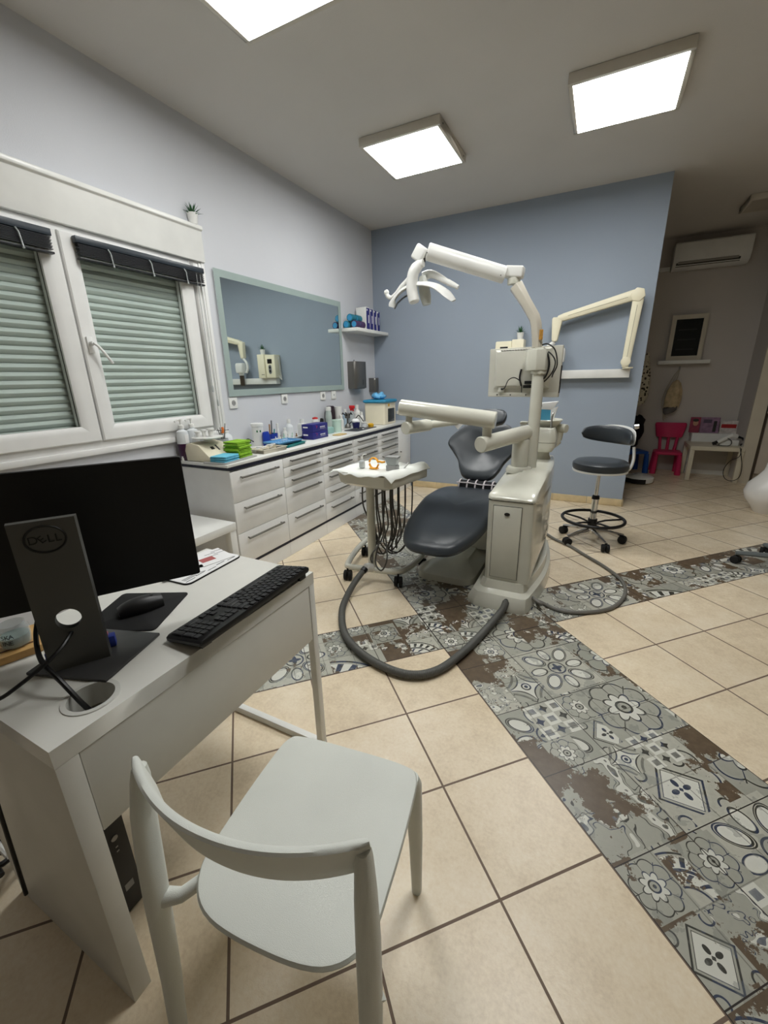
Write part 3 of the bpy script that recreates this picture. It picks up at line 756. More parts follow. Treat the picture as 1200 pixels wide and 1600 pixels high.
for k in range(10):
    q = MB(); a = k*2.1; q.box((0, 0, 0), (0.045+0.01*math.sin(a), 0.03, 0.008), rot=Matrix.Rotation(a, 4, 'Z') @ Matrix.Rotation(0.35*math.sin(a*2), 4, 'X'))
    o = q.build('sachet', PAPER if k % 3 else mat('clip_black', (30, 30, 34), 0.4), loc=(-2.20+0.045*math.cos(a), 2.41+0.08*math.sin(a*1.6), WZ+0.022+0.009*(k % 3)), bevel=0.002)
    tag(o, 'small %s in the cream tray, %s in the heap' % ('white sachet' if k % 3 else 'black clip', ORD[k]), 'sachet', 'sachets in the cream tray')
open_tray('teal_tray', 'teal green tray below the blue perforated tray', -2.235, 2.70, WZ, 0.155, 0.24, 0.022, TEAL, R(4))
t = open_tray('blue_tray', 'light blue perforated tray lying on the teal tray', -2.275, 2.675, WZ+0.026, 0.165, 0.26, 0.016, SKYB, R(-6))
q = MB()
for i in range(4):
    for j in range(8): q.box((-0.05+0.033*i, -0.1+0.0285*j, 0.0042), (0.018, 0.008, 0.0008))
o = q.build('perforations', mat('dark_blue_shadow', (52, 96, 150), 0.5), t); o['kind'] = 'stuff'
# row against the wall
q = MB(); q.pad(rrect(0.02, 0.07, 0.006), 0.11); tag(q.build('blue_carton', mat('royal_blue', (30, 60, 160), 0.45), loc=(-2.405, 2.625, WZ)), 'narrow royal blue carton right of the wipes canister', 'carton')
t = thing('pen_cup', 'blue square cup with pens by the wall', 'cup', (-2.50, 2.80, WZ))
q = MB(); w0 = rrect(0.075, 0.085, 0.008); q.loft([[(x*.9, y*.9, 0) for x, y in w0], [(x, y, 0.075) for x, y in w0], [(x*.93, y*.93, 0.075) for x, y in w0], [(x*.85, y*.85, 0.005) for x, y in w0]]); q.build('cup_wall', mat('royal_blue', (0, 0, 0)), t)
for k, (mm_, hgt) in enumerate(((mat('wood_stick', (176, 140, 110), 0.6), 0.155), (STEEL, 0.185), (TEAL, 0.11))):
    q = MB(); q.cyl((0.0, -0.02+0.02*k, 0.01), (0.01, -0.025+0.028*k, hgt), 0.007-0.001*k, n=10); q.build('pen', mm_, t)
t = open_tray('clear_organizer', 'white open organizer filled with tiny bottles near the wall', -2.40, 2.90, WZ, 0.11, 0.32, 0.035, TRANSL, R(3), 'organizer')
for k in range(14):
    x = -2.43+0.032*(k % 3); y = 2.77+0.0185*k+0.004*math.sin(k*5)
    h = 0.05+0.02*((k*7) % 4)/3
    m_ = [TRANSL, GLOSSW, mat('pale_green', (176, 210, 190), 0.4), mat('brown_glass', (120, 84, 50), 0.2)][k % 4]
    q = MB(); r_ = 0.008+0.002*(k % 2); q.lathe([(r_, 0), (r_, h*0.6), (r_*0.5, h*0.72), (r_*0.6, h)], n=12)
    tag(q.build('small_vial', m_, loc=(x, y, WZ+0.0045)), 'tiny %s vial in the white organizer, %s from the window end' % (['milky', 'white', 'pale green', 'brown'][k % 4], ORD[k]), 'vial', 'vials in the organizer')
bottle('white_bottle', 'white bottle with blue tinted contents and cap, by the wall under the second socket', 'bottle', -2.50, 3.04, 0.036, 0.175, TRANSL, GLOSSW, neck=0.42)
bottle('white_bottle', 'slim white tube standing next to the pen cup', 'bottle', -2.515, 2.90, 0.014, 0.15, GLOSSW, GLOSSW, neck=0.7)
bottle('white_bottle', 'short white bottle left of the blue tinted bottle', 'bottle', -2.49, 2.965, 0.022, 0.105, GLOSSW, GLOSSW, neck=0.5)
t = thing('square_bottle', 'square white bottle behind the blue glove boxes', 'bottle', (-2.43, 3.145, WZ))
q = MB(); q.pad(rrect(0.065, 0.075, 0.012), 0.125); q.build('bottle_body', GLOSSW, t)
q = MB(); q.cyl((0, 0, 0.125), (0, 0, 0.165), 0.019); q.build('cap', GLOSSW, t)
for k in range(2):
    t = thing('glove_box', ['lower dark blue glove box of the pair on the worktop', 'upper dark blue glove box of the pair on the worktop'][k], 'box', (-2.285, 3.14, WZ+k*0.0665), rz=R(0.8*k), group='blue glove boxes stacked on the worktop')
    q = MB(); q.box((0, 0, 0.033), (0.12, 0.235, 0.065)); q.build('carton', BLUEC, t, bevel=0.002)
    q = MB()
    for a in range(5): q.box((0.0605, 0.0+0.016*a, 0.036), (0.0006, 0.010, 0.009))
    q.box((0.0605, 0.035, 0.022), (0.0006, 0.08, 0.002)); q.build('front_lettering', PAPER, t)
    q = MB()
    q.box((-0.02, -0.118, 0.04), (0.05, 0.0006, 0.012)); q.box((0.02, 0.118, 0.04), (0.05, 0.0006, 0.012)); q.build('end_lettering', PAPER, t)
    q = MB(); q.tube([(0.0605, -0.08, 0.055), (0.0605, -0.05, 0.05), (0.0605, -0.065, 0.03)], 0.0012, n=5); q.build('red_mark', mat('red', (200, 50, 50), 0.5), t)
# dispenser with red top, spray can and so on
t = thing('dropper_bottle', 'white dropper bottle with red top behind the glove boxes', 'bottle', (-2.45, 3.38, WZ))
q = MB(); q.lathe([(0.012, 0), (0.012, 0.09), (0.03, 0.10), (0.034, 0.125), (0.028, 0.145)], n=24); q.build('bottle_body', GLOSSW, t)
q = MB(); q.lathe([(0.028, 0.145), (0.026, 0.158), (0.001, 0.165)], n=20); q.build('red_top', mat('red', (0, 0, 0)), t)
q = MB(); q.pad(rrect(0.07, 0.07, 0.01), 0.06); tag(q.build('green_tin', mat('olive_green', (66, 88, 56), 0.5), loc=(-2.44, 3.48, WZ)), 'small dark green tin behind the glove boxes', 'tin')
bottle('spray_can', 'tall pale grey spray can with green band', 'spray can', -2.48, 3.66, 0.033, 0.24, mat('pale_grey_can', (182, 194, 188), 0.35), GLOSSW, neck=0.75, caph=0.15)
q = MB(); q.pad(rrect(0.05, 0.11, 0.006), 0.235); tag(q.build('dark_carton', mat('dark_red_black', (36, 14, 26), 0.45), loc=(-2.52, 3.755, WZ)), 'tall black and dark red carton behind the spray can', 'carton')
q = MB(); q.lathe([(0.033, 0), (0.04, 0.23), (0.036, 0.23), (0.03, 0.01), (0.001, 0.01)], n=28); tag(q.build('paper_cup_stack', GLOSSW, loc=(-2.49, 3.86, WZ)), 'tall stack of cream paper cups by the wall', 'cups')
bottle('white_bottle', 'white bottle in front of the paper cups', 'bottle', -2.42, 3.80, 0.027, 0.15, GLOSSW, GLOSSW, neck=0.6)
q = MB(); q.lathe([(0.045, 0), (0.047, 0.11), (0.049, 0.112), (0.049, 0.122), (0.001, 0.124)], n=28); tag(q.build('mint_canister', mat('mint_plastic', (196, 220, 208), 0.4), loc=(-2.34, 3.59, WZ)), 'round mint green canister right of the glove boxes', 'canister')
q = MB(); q.pad(rrect(0.07, 0.09, 0.008), 0.06); tag(q.build('mint_box', mat('pale_teal', (150, 190, 184), 0.45), loc=(-2.355, 3.465, WZ)), 'pale teal box between the glove boxes and the mint canister', 'box')
q = MB(); q.pad(rrect(0.015, 0.05, 0.004), 0.13, M=Matrix.Rotation(R(-12), 4, 'X')); tag(q.build('scraper', BLACK, loc=(-2.515, 3.56, WZ)), 'black scraper leaning left of the spray can', 'tool')
q = MB(); q.pad(rrect(0.09, 0.16, 0.03), 0.008); tag(q.build('wooden_plate', mat('pale_wood', (204, 176, 120), 0.6), loc=(-2.19, 3.40, WZ)), 'pale wooden plate at the worktop front right of the glove boxes', 'plate')
q = MB(); q.prism(rrect(0.17, 0.42, 0.02), 0, 0.006); tag(q.build('dark_tray', mat('dark_tray', (70, 74, 80), 0.35), loc=(-2.23, 3.88, WZ), bevel=0.002), 'long dark tray near the far end of the worktop', 'tray')
tz = WZ+0.0065
for k in range(6):
    q = MB(); a = k*1.9; q.tube([(0, 0, 0), (0.03*math.cos(a), 0.05*math.sin(a), 0.004), (0.05*math.cos(a+0.4), 0.09*math.sin(a+0.4), 0.0)], 0.004, n=7)
    tag(q.build('hand_instrument', STEEL, loc=(-2.22+0.02*math.cos(k*2), 3.74+0.03*k, tz+0.005)), 'steel hand instrument on the dark tray, %s from the mint canister' % ORD[k], 'instrument', 'instruments on the dark tray')
t = thing('tissue_cup', 'dark blue cup stuffed with white tissue on the dark tray', 'cup', (-2.275, 3.86, tz))
q = MB(); q.lathe([(0.033, 0), (0.042, 0.065), (0.001, 0.066)], n=24); q.build('cup_wall', mat('navy_cup', (30, 34, 92), 0.4), t)
q = MB(); q.sph((0, 0, 0.075), 0.042, (1, 1.1, 0.55), n=14)
for v in q.bm.verts: v.co += Vector((0, 0, noise.noise(v.co*60)*0.02))
q.build('tissue', PAPER, t, ang=180)
bottle('round_pot', 'white lidded pot on the dark tray', 'pot', -2.24, 3.97, 0.032, 0.06, TRANSL, GLOSSW, z=tz, neck=0.95)
q = MB(); q.lathe([(0.028, 0), (0.034, 0.028), (0.02, 0.038), (0.001, 0.036)], n=20); tag(q.build('yellow_pot', mat('yellow_plastic', (228, 176, 40), 0.45), loc=(-2.195, 4.04, tz)), 'small yellow pot beside the sharps bin', 'pot')
# steel mirror-lamp cluster
t = thing('alcohol_burner', 'dark metal burner stand with clamp, behind the tissue cup', 'burner', (-2.42, 3.93, WZ))
q = MB(); q.lathe([(0.035, 0), (0.03, 0.03), (0.01, 0.05), (0.01, 0.10), (0.028, 0.105), (0.03, 0.15), (0.02, 0.16)], n=20); q.build('stand', STEELD, t)
for k in range(5):
    a = k*1.257; q = MB(); q.tube([(0.02*math.cos(a), 0.02*math.sin(a), 0.13), (0.05*math.cos(a), 0.05*math.sin(a), 0.16), (0.06*math.cos(a), 0.06*math.sin(a), 0.14)], 0.006, n=8); q.build('clamp_screw', BLACK, t)
q = MB(); q.tube(spl([(0, 0, 0.03), (0.06, 0.08, 0.10), (0.05, 0.16, 0.12), (0.08, 0.22, 0.04), (0.1, 0.2, 0.01)], 6, False), 0.005, n=8); q.build('cable', BLACK, t)
bottle('white_bottle', 'round shouldered pale blue bottle under the towel dispenser', 'bottle', -2.515, 4.04, 0.036, 0.19, mat('pale_blue_plastic', (190, 212, 228), 0.35), GLOSSW, neck=0.4)
t = thing('spray_bottle', 'clear spray bottle with red trigger head', 'spray bottle', (-2.50, 4.15, WZ))
q = MB(); q.lathe([(0.033, 0), (0.035, 0.004), (0.035, 0.11), (0.012, 0.16), (0.012, 0.17)], n=24); q.build('bottle_body', CLP, t)
q = MB(); q.box((0.01, 0, 0.205), (0.065, 0.024, 0.035)); q.box((0.025, 0, 0.185), (0.012, 0.014, 0.05)); q.box((0, 0, 0.18), (0.026, 0.026, 0.03)); q.build('trigger_head', mat('trigger_red', (206, 30, 36), 0.4), t, bevel=0.004)
bottle('white_bottle', 'tall white bottle right of the red trigger spray bottle', 'bottle', -2.48, 4.245, 0.04, 0.225, GLOSSW, GLOSSW, neck=0.42)
bottle('white_bottle', 'short white bottle between the tall bottle and the sharps bin', 'bottle', -2.40, 4.20, 0.026, 0.15, GLOSSW, GLOSSW, neck=0.5)
t = thing('sterilizer', 'cream cube shaped sterilizer with blue lid at the far worktop end', 'sterilizer', (-2.285, 4.45, WZ))
q = MB(); q.pad(rrect(0.26, 0.30, 0.02), 0.24, prof=[(0.05, 0), (0.97, 0), (1, 0.02), (1.0, 0.98), (0.98, 1.0), (0.05, 1.0)]); q.build('housing', CREAM, t)
q = MB(); q.pad(rrect(0.30, 0.34, 0.03), 0.035, M=Matrix.Translation((0, 0, 0.241))); q.build('lid', LIDB, t)
q = MB(); q.box((0.131, 0.02, 0.10), (0.003, 0.17, 0.15)); q.build('dark_window', mat('dark_glass', (44, 46, 44), 0.15), t, bevel=0.001)
q = MB(); q.box((0.1315, -0.04, 0.215), (0.002, 0.035, 0.03)); q.build('yellow_sticker', mat('yellow_sticker', (214, 170, 40), 0.5), t)
q = MB(); q.sph((0, 0, 0.03), 0.1, (0.8, 1.0, 0.33), n=22)
for v in q.bm.verts: v.co += Vector((noise.noise(v.co*22), noise.noise(v.co*22+Vector((3, 1, 2))), noise.noise(v.co*28+Vector((9, 4, 7)))*1.6))*0.022; v.co.z = max(v.co.z, 0.001)
q.bm.transform(Matrix.Translation((0, 0, 0)))
tag(q.build('crumpled_bag', mat('blue_film', (110, 180, 230), 0.3, var=0.35, scale=14), loc=(-2.295, 4.43, WZ+0.278), ang=180), 'crumpled blue and white plastic bag on the blue lid', 'bag')

# ------------------------------------------------------------------ side table by the cabinet end
t = thing('side_table', 'low white side table between the desk and the cabinet end', 'table', (-2.27, 1.55, 0))
q = MB(); q.bb(-0.25, 0.25, -0.29, 0.29, 0.43, 0.48); q.build('tabletop', WHITE, t, bevel=0.002)
for sx in (-1, 1):
    for sy in (-1, 1):
        q = MB(); q.box((sx*0.222, sy*0.262, 0.215), (0.05, 0.05, 0.428)); q.build('leg', WHITE, t, bevel=0.002)
q = MB(); q.lathe([(0.03, 0), (0.06, 0.04), (0.066, 0.05), (0.062, 0.05), (0.028, 0.006), (0.001, 0.006)], n=28); tag(q.build('bowl', mat('grey_bowl', (196, 196, 190), 0.4), loc=(-2.3, 1.62, 0.481)), 'small grey bowl on the low side table behind the monitor', 'bowl')

# ================================================================== X-RAY ON THE BLUE WALL
t = thing('wall_xray_arm', 'cream folding x-ray arm on a white rail on the blue wall', 'x-ray machine', (-0.36, YB, 1.34)); og = (-0.36, YB, 1.34)
q = MB(og); q.bb(-1.02, 0.225, YB-0.09, YB-0.002, 1.305, 1.385); q.build('wall_rail', GLOSSW, t, bevel=0.004)
q = MB(og); q.cyl((0.20, YB-0.10, 1.386), (0.20, YB-0.10, 1.40), 0.045); q.build('pivot_base', IVORY, t, bevel=0.004)
def arm(mb, p0, p1, w0, w1, th, upv=(0, 1, 0)):
    p0, p1 = Vector(p0), Vector(p1); d = (p1-p0).normalized(); y = Vector(upv); s_ = d.cross(y).normalized()
    rg = []
    for tt in (0, 0.08, 0.5, 0.92, 1.0):
        p = p0.lerp(p1, tt); w_ = w0+(w1-w0)*tt
        if tt in (0, 1.0): w_ *= 0.8
        rg.append([p+s_*w_+y*th, p+s_*w_-y*th, p+s_*w_*0.2-y*th*1.25, p-s_*w_*0.2-y*th*1.25, p-s_*w_-y*th, p-s_*w_+y*th])
    mb.loft(rg)
ya = YB-0.11
elb = Vector((0.205, ya, 2.02)); piv = Vector((0.175, ya, 1.40)); el2 = Vector((-0.46, ya, 1.865))
q = MB(og); arm(q, piv, elb, 0.034, 0.045, 0.03); q.build('upright_arm', IVORY, t, bevel=0.006)
q = MB(og); arm(q, elb+Vector((0.01, 0, 0.01)), el2, 0.045, 0.033, 0.03); q.build('long_arm', IVORY, t, bevel=0.006)
q = MB(og); q.cyl(elb+Vector((-0.01, -0.045, -0.005)), elb+Vector((-0.01, 0.04, -0.005)), 0.062, n=6); q.build('elbow_cover', IVORY, t, bevel=0.008)
q = MB(og); q.cyl(piv+Vector((0, -0.04, 0.05)), piv+Vector((0, 0.035, 0.05)), 0.042, n=20); q.build('lower_joint', IVORY, t, bevel=0.006)
q = MB(og)
dn = (Vector((-0.475, ya, 1.66)))
arm(q, el2+Vector((-0.005, 0, 0.015)), dn, 0.05, 0.026, 0.03); q.build('drop_arm', IVORY, t, bevel=0.006)
for a, b in ((piv, elb), (elb, el2)):
    d = (b-a).normalized(); q = MB(og); q.tube([a+d*0.09+Vector((0, -0.0385, 0)), b-d*0.09+Vector((0, -0.0385, 0))], 0.0016, n=5); q.build('groove', mat('groove_grey', (150, 144, 120), 0.6), t)
q = MB(og); q.tube(spl([dn+Vector((0, 0, -0.005)), dn+Vector((-0.035, -0.01, -0.03)), dn+Vector((-0.075, -0.02, -0.075)), dn+Vector((-0.08, -0.02, -0.14)), dn+Vector((-0.05, -0.02, -0.19))], 6, False), 0.022, n=14, flat=0.8); yk = q.build('yoke', GLOSSW, t)
hc = Vector((-0.425, ya-0.02, 1.53))
q = MB(og); q.pad(rrect(0.13, 0.12, 0.03), 0.13, M=Matrix.Translation(hc-Vector((0, 0, 0.065)))); q.build('tube_head', GLOSSW, t)
q = MB(og); q.cyl(hc-Vector((0, 0, 0.065)), hc-Vector((0, 0, 0.10)), 0.04, 0.034); q.build('cone_collar', GLOSSW, t)
q = MB(og); q.cyl(hc-Vector((0, 0, 0.10)), hc-Vector((0, 0, 0.24)), 0.032); q.build('cone', mat('brown_smoke_plastic', (64, 54, 44), 0.3), t)
t = thing('xray_control_box', 'cream x-ray control box with dark display on the blue wall', 'control box', (-0.915, YB, 1.55)); og = (-0.915, YB, 1.55)
q = MB(og); q.bb(-1.055, -0.885, YB-0.13, YB-0.002, 1.385, 1.69); q.build('left_housing', IVORY, t, bevel=0.012)
q = MB(og); q.bb(-0.883, -0.765, YB-0.15, YB-0.002, 1.385, 1.70); q.build('right_housing', IVORY, t, bevel=0.006)
q = MB(og); q.bb(-1.005, -0.925, YB-0.1315, YB-0.13, 1.575, 1.635); q.build('display', BLACK, t)
q = MB(og); q.pad(rrect(0.055, 0.12, 0.027), 0.003, M=frame_M((-0.965, YB-0.13, 1.50), (1, 0, 0), (0, 0, 1))); kp = q.build('keypad', mat('keypad_grey', (120, 124, 126), 0.5), t)
for k in range(2):
    q = MB(og); q.pad(rrect(0.03, 0.034, 0.014), 0.003, M=frame_M((-0.965, YB-0.133, 1.477+0.047*k), (1, 0, 0), (0, 0, 1))); q.build('key', BLACK, kp)
q = MB(og); q.bb(-0.87, -0.82, YB-0.1515, YB-0.15, 1.428, 1.434); q.build('nameplate', BLACK, t)
cc = []
for i in range(120):
    tt = i/119; base = Vector((-1.06, YB-0.05, 1.66)).lerp(Vector((-1.085, YB-0.05, 1.36)), min(tt*1.6, 1)) if tt < .62 else Vector((-1.085, YB-0.05, 1.36)).lerp(Vector((-1.05, YB-0.06, 1.42)), (tt-.62)/.38)
    cc.append(base+Vector((0.007*math.cos(i*1.3), 0.007*math.sin(i*1.3), 0)))
q = MB(og); q.tube(cc, 0.0045, n=6); q.build('coiled_cord', GLOSSW, t)
potted_plant((-0.815, YB-0.08, 1.70), 1.2, 'small spiky green plant in white pot on the x-ray control box')

# ================================================================== DENTAL UNIT (pedestal, arms, monitor, lamp)
X0, X1, Y0, Y1 = -0.515, -0.262, 2.36, 3.36
du = thing('dental_unit', 'cream enamel dental unit cabinet with jointed arms and spittoon', 'dental unit', (-0.39, 2.85, 0)); og = (-0.39, 2.85, 0)
def outl(dx0, dx1, dy0, dy1, r=0.03, bow=0.05):
    pts = []
    a = [(X0-dx0, Y0-dy0), (X1+dx1, Y0-dy0)]
    n = 14
    pts += [(X0-dx0+r, Y0-dy0), (X1+dx1-r, Y0-dy0), (X1+dx1-r*0.3, Y0-dy0+r*0.3), (X1+dx1, Y0-dy0+r)]
    for i in range(1, n):
        tt = i/n; pts.append((X1+dx1+bow*math.sin(math.pi*tt)*(1), Y0-dy0+r+(Y1+dy1-Y0+dy0-2*r)*tt))
    pts += [(X1+dx1, Y1+dy1-r), (X1+dx1-r, Y1+dy1), (X0-dx0+r, Y1+dy1), (X0-dx0, Y1+dy1-r), (X0-dx0, Y0-dy0+r)]
    return pts
def ring(o_, z): return [(x, y, z) for x, y in o_]
q = MB(og)
q.loft([ring(outl(0.085, 0.03, 0.09, 0.05, 0.05, 0.06), 0.0), ring(outl(0.085, 0.03, 0.09, 0.05, 0.05, 0.06), 0.035), ring(outl(0.06, 0.022, 0.06, 0.03, 0.04, 0.06), 0.085), ring(outl(0.025, 0.0, 0.015, 0.01, 0.03, 0.06), 0.10), ring(outl(0.01, -0.005, 0.005, 0.0, 0.03, 0.06), 0.155)])
q.build('foot', UNIT, du)
q = MB(og); q.loft([ring(outl(0, 0.012, 0, 0, 0.02, 0.0), 0.155), ring(outl(0, 0.012, 0, 0, 0.02, 0.035), 0.30), ring(outl(0, 0.006, 0, 0, 0.02, 0.03), 0.655), ring(outl(-0.004, 0.002, -0.004, 0, 0.02, 0.03), 0.66)])
q.build('cabinet_body', UNIT, du)
q = MB(og)
def lidz(y): return 0.672+0.095*min(1, max(0, (y-Y0)/0.30))**0.8
base = outl(0.004, 0.012, 0.004, 0, 0.025, 0.03)
def inner(k):
    out = []
    for x, y in base:
        cx = -0.385; cy = (Y0+Y1)/2
        out.append((cx+(x-cx)*k, cy+(y-cy)*(1-(1-k)*0.5)))
    return out
rgs = [ring(base, 0.664), [(x, y, 0.664+0.018*0.6+(lidz(y)-0.672)*0.45) for x, y in base]]
for k, a in ((0.97, 0.75), (0.9, 0.93), (0.75, 1.0), (0.4, 1.02), (0.05, 1.02)):
    rgs.append([(x, y, 0.672+0.012*a+(lidz(y)-0.672)*(0.45+0.55*a)) for x, y in inner(k)])
q.loft(rgs); q.build('lid', UNIT, du)
q = MB(og); q.bb(X0+0.004, X1-0.004, Y0+0.002, Y0+0.01, 0.6585, 0.6645); q.build('shadow_seam', DGREY, du)
q = MB(og); q.bb(-0.482, -0.318, Y0-0.003, Y0+0.001, 0.175, 0.632); q.build('door_gap', mat('seam_grey', (70, 68, 60), 0.6), du)
q = MB(og); q.bb(-0.479, -0.321, Y0-0.008, Y0-0.001, 0.178, 0.629); dd = q.build('front_door', UNIT, du, bevel=0.002)
q = MB(og); q.lathe([(0.016, 0), (0.016, 0.004), (0.001, 0.004)], (-0.40, Y0-0.008, 0.585), n=24, axis=(0, -1, 0))
for v in q.bm.verts: v.co.z = 0.585+(v.co.z-0.585)*0.6
q.build('door_pull', BLACK, dd)
q = MB(og); q.cyl((-0.36, Y0-0.09, 0.055), (-0.36, Y0-0.06, 0.06), 0.016); q.build('hose_outlet', BLACK, du)
PX, PY = -0.415, 2.75
q = MB(og); q.lathe([(0.082, 0.755), (0.082, 0.775), (0.072, 0.79), (0.056, 0.793)], (PX, PY, 0), n=36); q.build('post_collar', UNIT, du)
q = MB(og); q.cyl((PX, PY, 0.785), (PX, PY, 0.965), 0.052, n=36); q.build('arm_post', UNIT, du, bevel=0.004)
# lower arm
LA0 = Vector((PX+0.005, PY, 1.0)); LA1 = Vector((-0.58, 2.37, 0.975))
def capsule(mb, a, b, r, n=32):
    a, b = Vector(a), Vector(b); d = (b-a).normalized(); L = (b-a).length
    mb.lathe([(r*0.9, 0), (r, r*0.12), (r, L-r*0.12), (r*0.9, L)], a, n=n, axis=d)
q = MB(og); dd_ = (LA1-LA0).normalized(); capsule(q, LA0-dd_*0.05, LA1, 0.047); q.sph(LA0-dd_*0.045, 0.046, n=20); q.build('lower_arm', UNIT, du)
q = MB(og); q.cyl((PX, PY, 0.955), (PX, PY, 0.985), 0.045, n=30); q.build('post_joint', UNIT, du)
LK = LA1-dd_*0.055
q = MB(og); q.cyl(LK+Vector((0, 0, 0.03)), LK+Vector((0, 0, 0.115)), 0.027, n=24); q.build('link', UNIT, du)
UA0 = LK+Vector((0.05, -0.012, 0.132)); UA1 = Vector((-1.075, 2.36, 1.18))
q = MB(og); capsule(q, UA0, UA1, 0.048); q.build('spring_arm', UNIT, du)
e_ = (UA1-UA0).normalized(); K2 = UA1-e_*0.055
q = MB(og); q.cyl(K2-Vector((0, 0, 0.03)), K2-Vector((0, 0, 0.10)), 0.021, n=20); q.build('link', UNIT, du)
q = MB(og); K3 = K2-Vector((0, 0, 0.115)); capsule(q, K3+Vector((-0.012, -0.03, 0.0)), K3+Vector((0.055, 0.19, 0.0)), 0.038); q.build('wrist_joint', UNIT, du)
q = MB(og); capsule(q, K3+Vector((0.05, 0.17, 0.0)), K3+Vector((0.25, 0.33, 0.02)), 0.024); q.build('tray_bracket', UNIT, du)
TR = K3+Vector((0.02, 0.42, 0.045))
q = MB(og); q.pad(rrect(0.50, 0.30, 0.05), 0.028, M=Matrix.Translation(TR) @ Matrix.Rotation(R(-4), 4, 'Z'), prof=[(0.05, 0), (0.93, 0), (1, 0.4), (1, 1.0), (0.97, 1.0), (0.94, 0.5), (0.05, 0.5)]); q.build('bracket_tray', UNIT, du)
q = MB(); pts = []
nx, ny = 10, 6
q.loft([[(-0.21+0.42*i/nx, -0.13, 0.004+0.022*math.sin(i*0.9)**2+(0.03 if i < 4 else 0)*(1-i/4)), (-0.21+0.42*i/nx, 0.0, 0.012+0.01*math.sin(i*1.3)+(0.035 if i < 4 else 0)*(1-i/4)), (-0.21+0.42*i/nx, 0.13, 0.01+0.01*math.cos(i*1.7)), (-0.21+0.42*i/nx, 0.13, 0.007+0.01*math.cos(i*1.7)), (-0.21+0.42*i/nx, 0.0, 0.006+0.01*math.sin(i*1.3)), (-0.21+0.42*i/nx, -0.13, 0.0)] for i in range(nx+1)])
q.box((0.20, -0.13, -0.03), (0.10, 0.003, 0.10), rot=Matrix.Rotation(R(45), 4, 'Y'))
o = q.build('paper_napkin', PAPER, loc=TR+Vector((0, 0, 0.020)), ang=60); tag(o, 'white paper napkin spread on the tray behind the jointed arm', 'napkin')
# lamp pole + monitor
LX, LY = -0.352, 2.80
du2 = thing('monitor_pole', 'cream pole rising from the dental unit with a hexagonal collar', 'pole', (LX, LY, 0.77)); og2 = (LX, LY, 0.77)
q = MB(og2); q.cyl((LX, LY, 0.775), (LX, LY, 1.37), 0.036, n=32); q.build('pole', UNIT, du2)
q = MB(og2); q.cyl((LX, LY, 1.355), (LX, LY, 1.375), 0.047, n=32); q.build('ring', UNIT, du2, bevel=0.003)
q = MB(og2); q.cyl((LX-0.012, LY+0.01, 1.375), (LX-0.012, LY+0.01, 1.495), 0.072, n=8); q.build('collar_block', UNIT, du2, bevel=0.004)
q = MB(og2); q.bb(LX-0.03, LX+0.02, LY-0.03, LY+0.03, 1.495, 1.505); q.build('collar_plate', UNIT, du2, bevel=0.002)
UPm = mat('upper_pole_greige', (182, 172, 156), 0.3)
# jointed upper pole that carries the lamp
lp = thing('operating_lamp', 'white overhead dental lamp on a long angled arm', 'dental lamp', (LX, LY, 1.505)); ogl = (LX, LY, 1.505)
p0 = Vector((LX-0.02, LY, 1.505)); p1 = ony(838, 500, 2.80); p2 = ony(806, 446, 2.80)
q = MB(ogl); q.tube([p0, p0.lerp(p1, 0.5), p1-Vector((0, 0, 0.02)), p1+Vector((-0.012, 0, 0.015)), p1.lerp(p2, 0.5), p2], 0.032, n=6, rs=[0.034, 0.033, 0.034, 0.034, 0.034, 0.042]); q.build('bent_pole', mat('pole_enamel', (206, 200, 186), 0.2, coat=0.3), lp, bevel=0.003)
q = MB(ogl); q.bb(p0.x+0.01, p0.x+0.03, LY-0.036, LY-0.03, 1.545, 1.60); q.build('warning_sticker', mat('ochre_sticker', (176, 128, 50), 0.6, var=0.5, scale=90), lp)
j1 = ony(803, 436, 2.80)
q = MB(ogl); q.cyl(j1-Vector((0, 0, 0.03)), j1+Vector((0, 0, 0.005)), 0.036, n=24); q.build('swivel_neck', UNIT, lp, bevel=0.003)
q = MB(ogl); q.box(j1+Vector((0.0, 0, 0.035)), (0.11, 0.075, 0.062), rot=Matrix.Rotation(R(8), 4, 'Y')); q.build('joint_block', GLOSSW, lp, bevel=0.012, seg=3)
a0 = ony(789, 430, 2.79); a1 = ony(668, 393, 2.62)
q = MB(ogl); capsule(q, a0, a1, 0.047); q.build('lamp_arm', GLOSSW, lp)
for tt in (0.03, 0.97):
    pp = a0.lerp(a1, tt); q = MB(ogl); q.cyl(pp+Vector((0, -0.048, -0.012)), pp+Vector((0, -0.0455, -0.012)), 0.003, n=8); q.build('screw', BLACK, lp)
h0 = ony(657, 397, 2.62)
q = MB(ogl); q.box(h0, (0.075, 0.07, 0.085), rot=Matrix.Rotation(R(35), 4, 'Y')); q.build('end_joint', GLOSSW, lp, bevel=0.014, seg=3)
yk_ = [ony(*p, 2.60) for p in ((662, 411), (655, 414), (649, 425), (646, 440), (646, 456), (650, 474))]
q = MB(ogl); q.tube(spl([p+Vector((0, -0.02 if i > 1 else 0, 0)) for i, p in enumerate(yk_)], 5, False), 0.031, n=14, flat=1.0, upv=(-1, 0, 0), rs=[0.02+0.013*min(1, i/8)-(0.008 if i == 25 else 0) for i in range(26)]); q.build('yoke', GLOSSW, lp)
q = MB(ogl); q.cyl(ony(659, 404, 2.62), ony(659, 410, 2.62), 0.022, n=20); q.build('yoke_neck', DGREY, lp)
yc = 2.66
hb = [ony(*p, yc) for p in ((660, 432), (662, 448), (665, 464), (667, 476))]
q = MB(ogl); q.tube(hb, 0.03, n=14, rs=[0.022, 0.034, 0.034, 0.026]); q.build('lamp_core', mat('lamp_glassy_grey', (196, 198, 190), 0.2), lp)
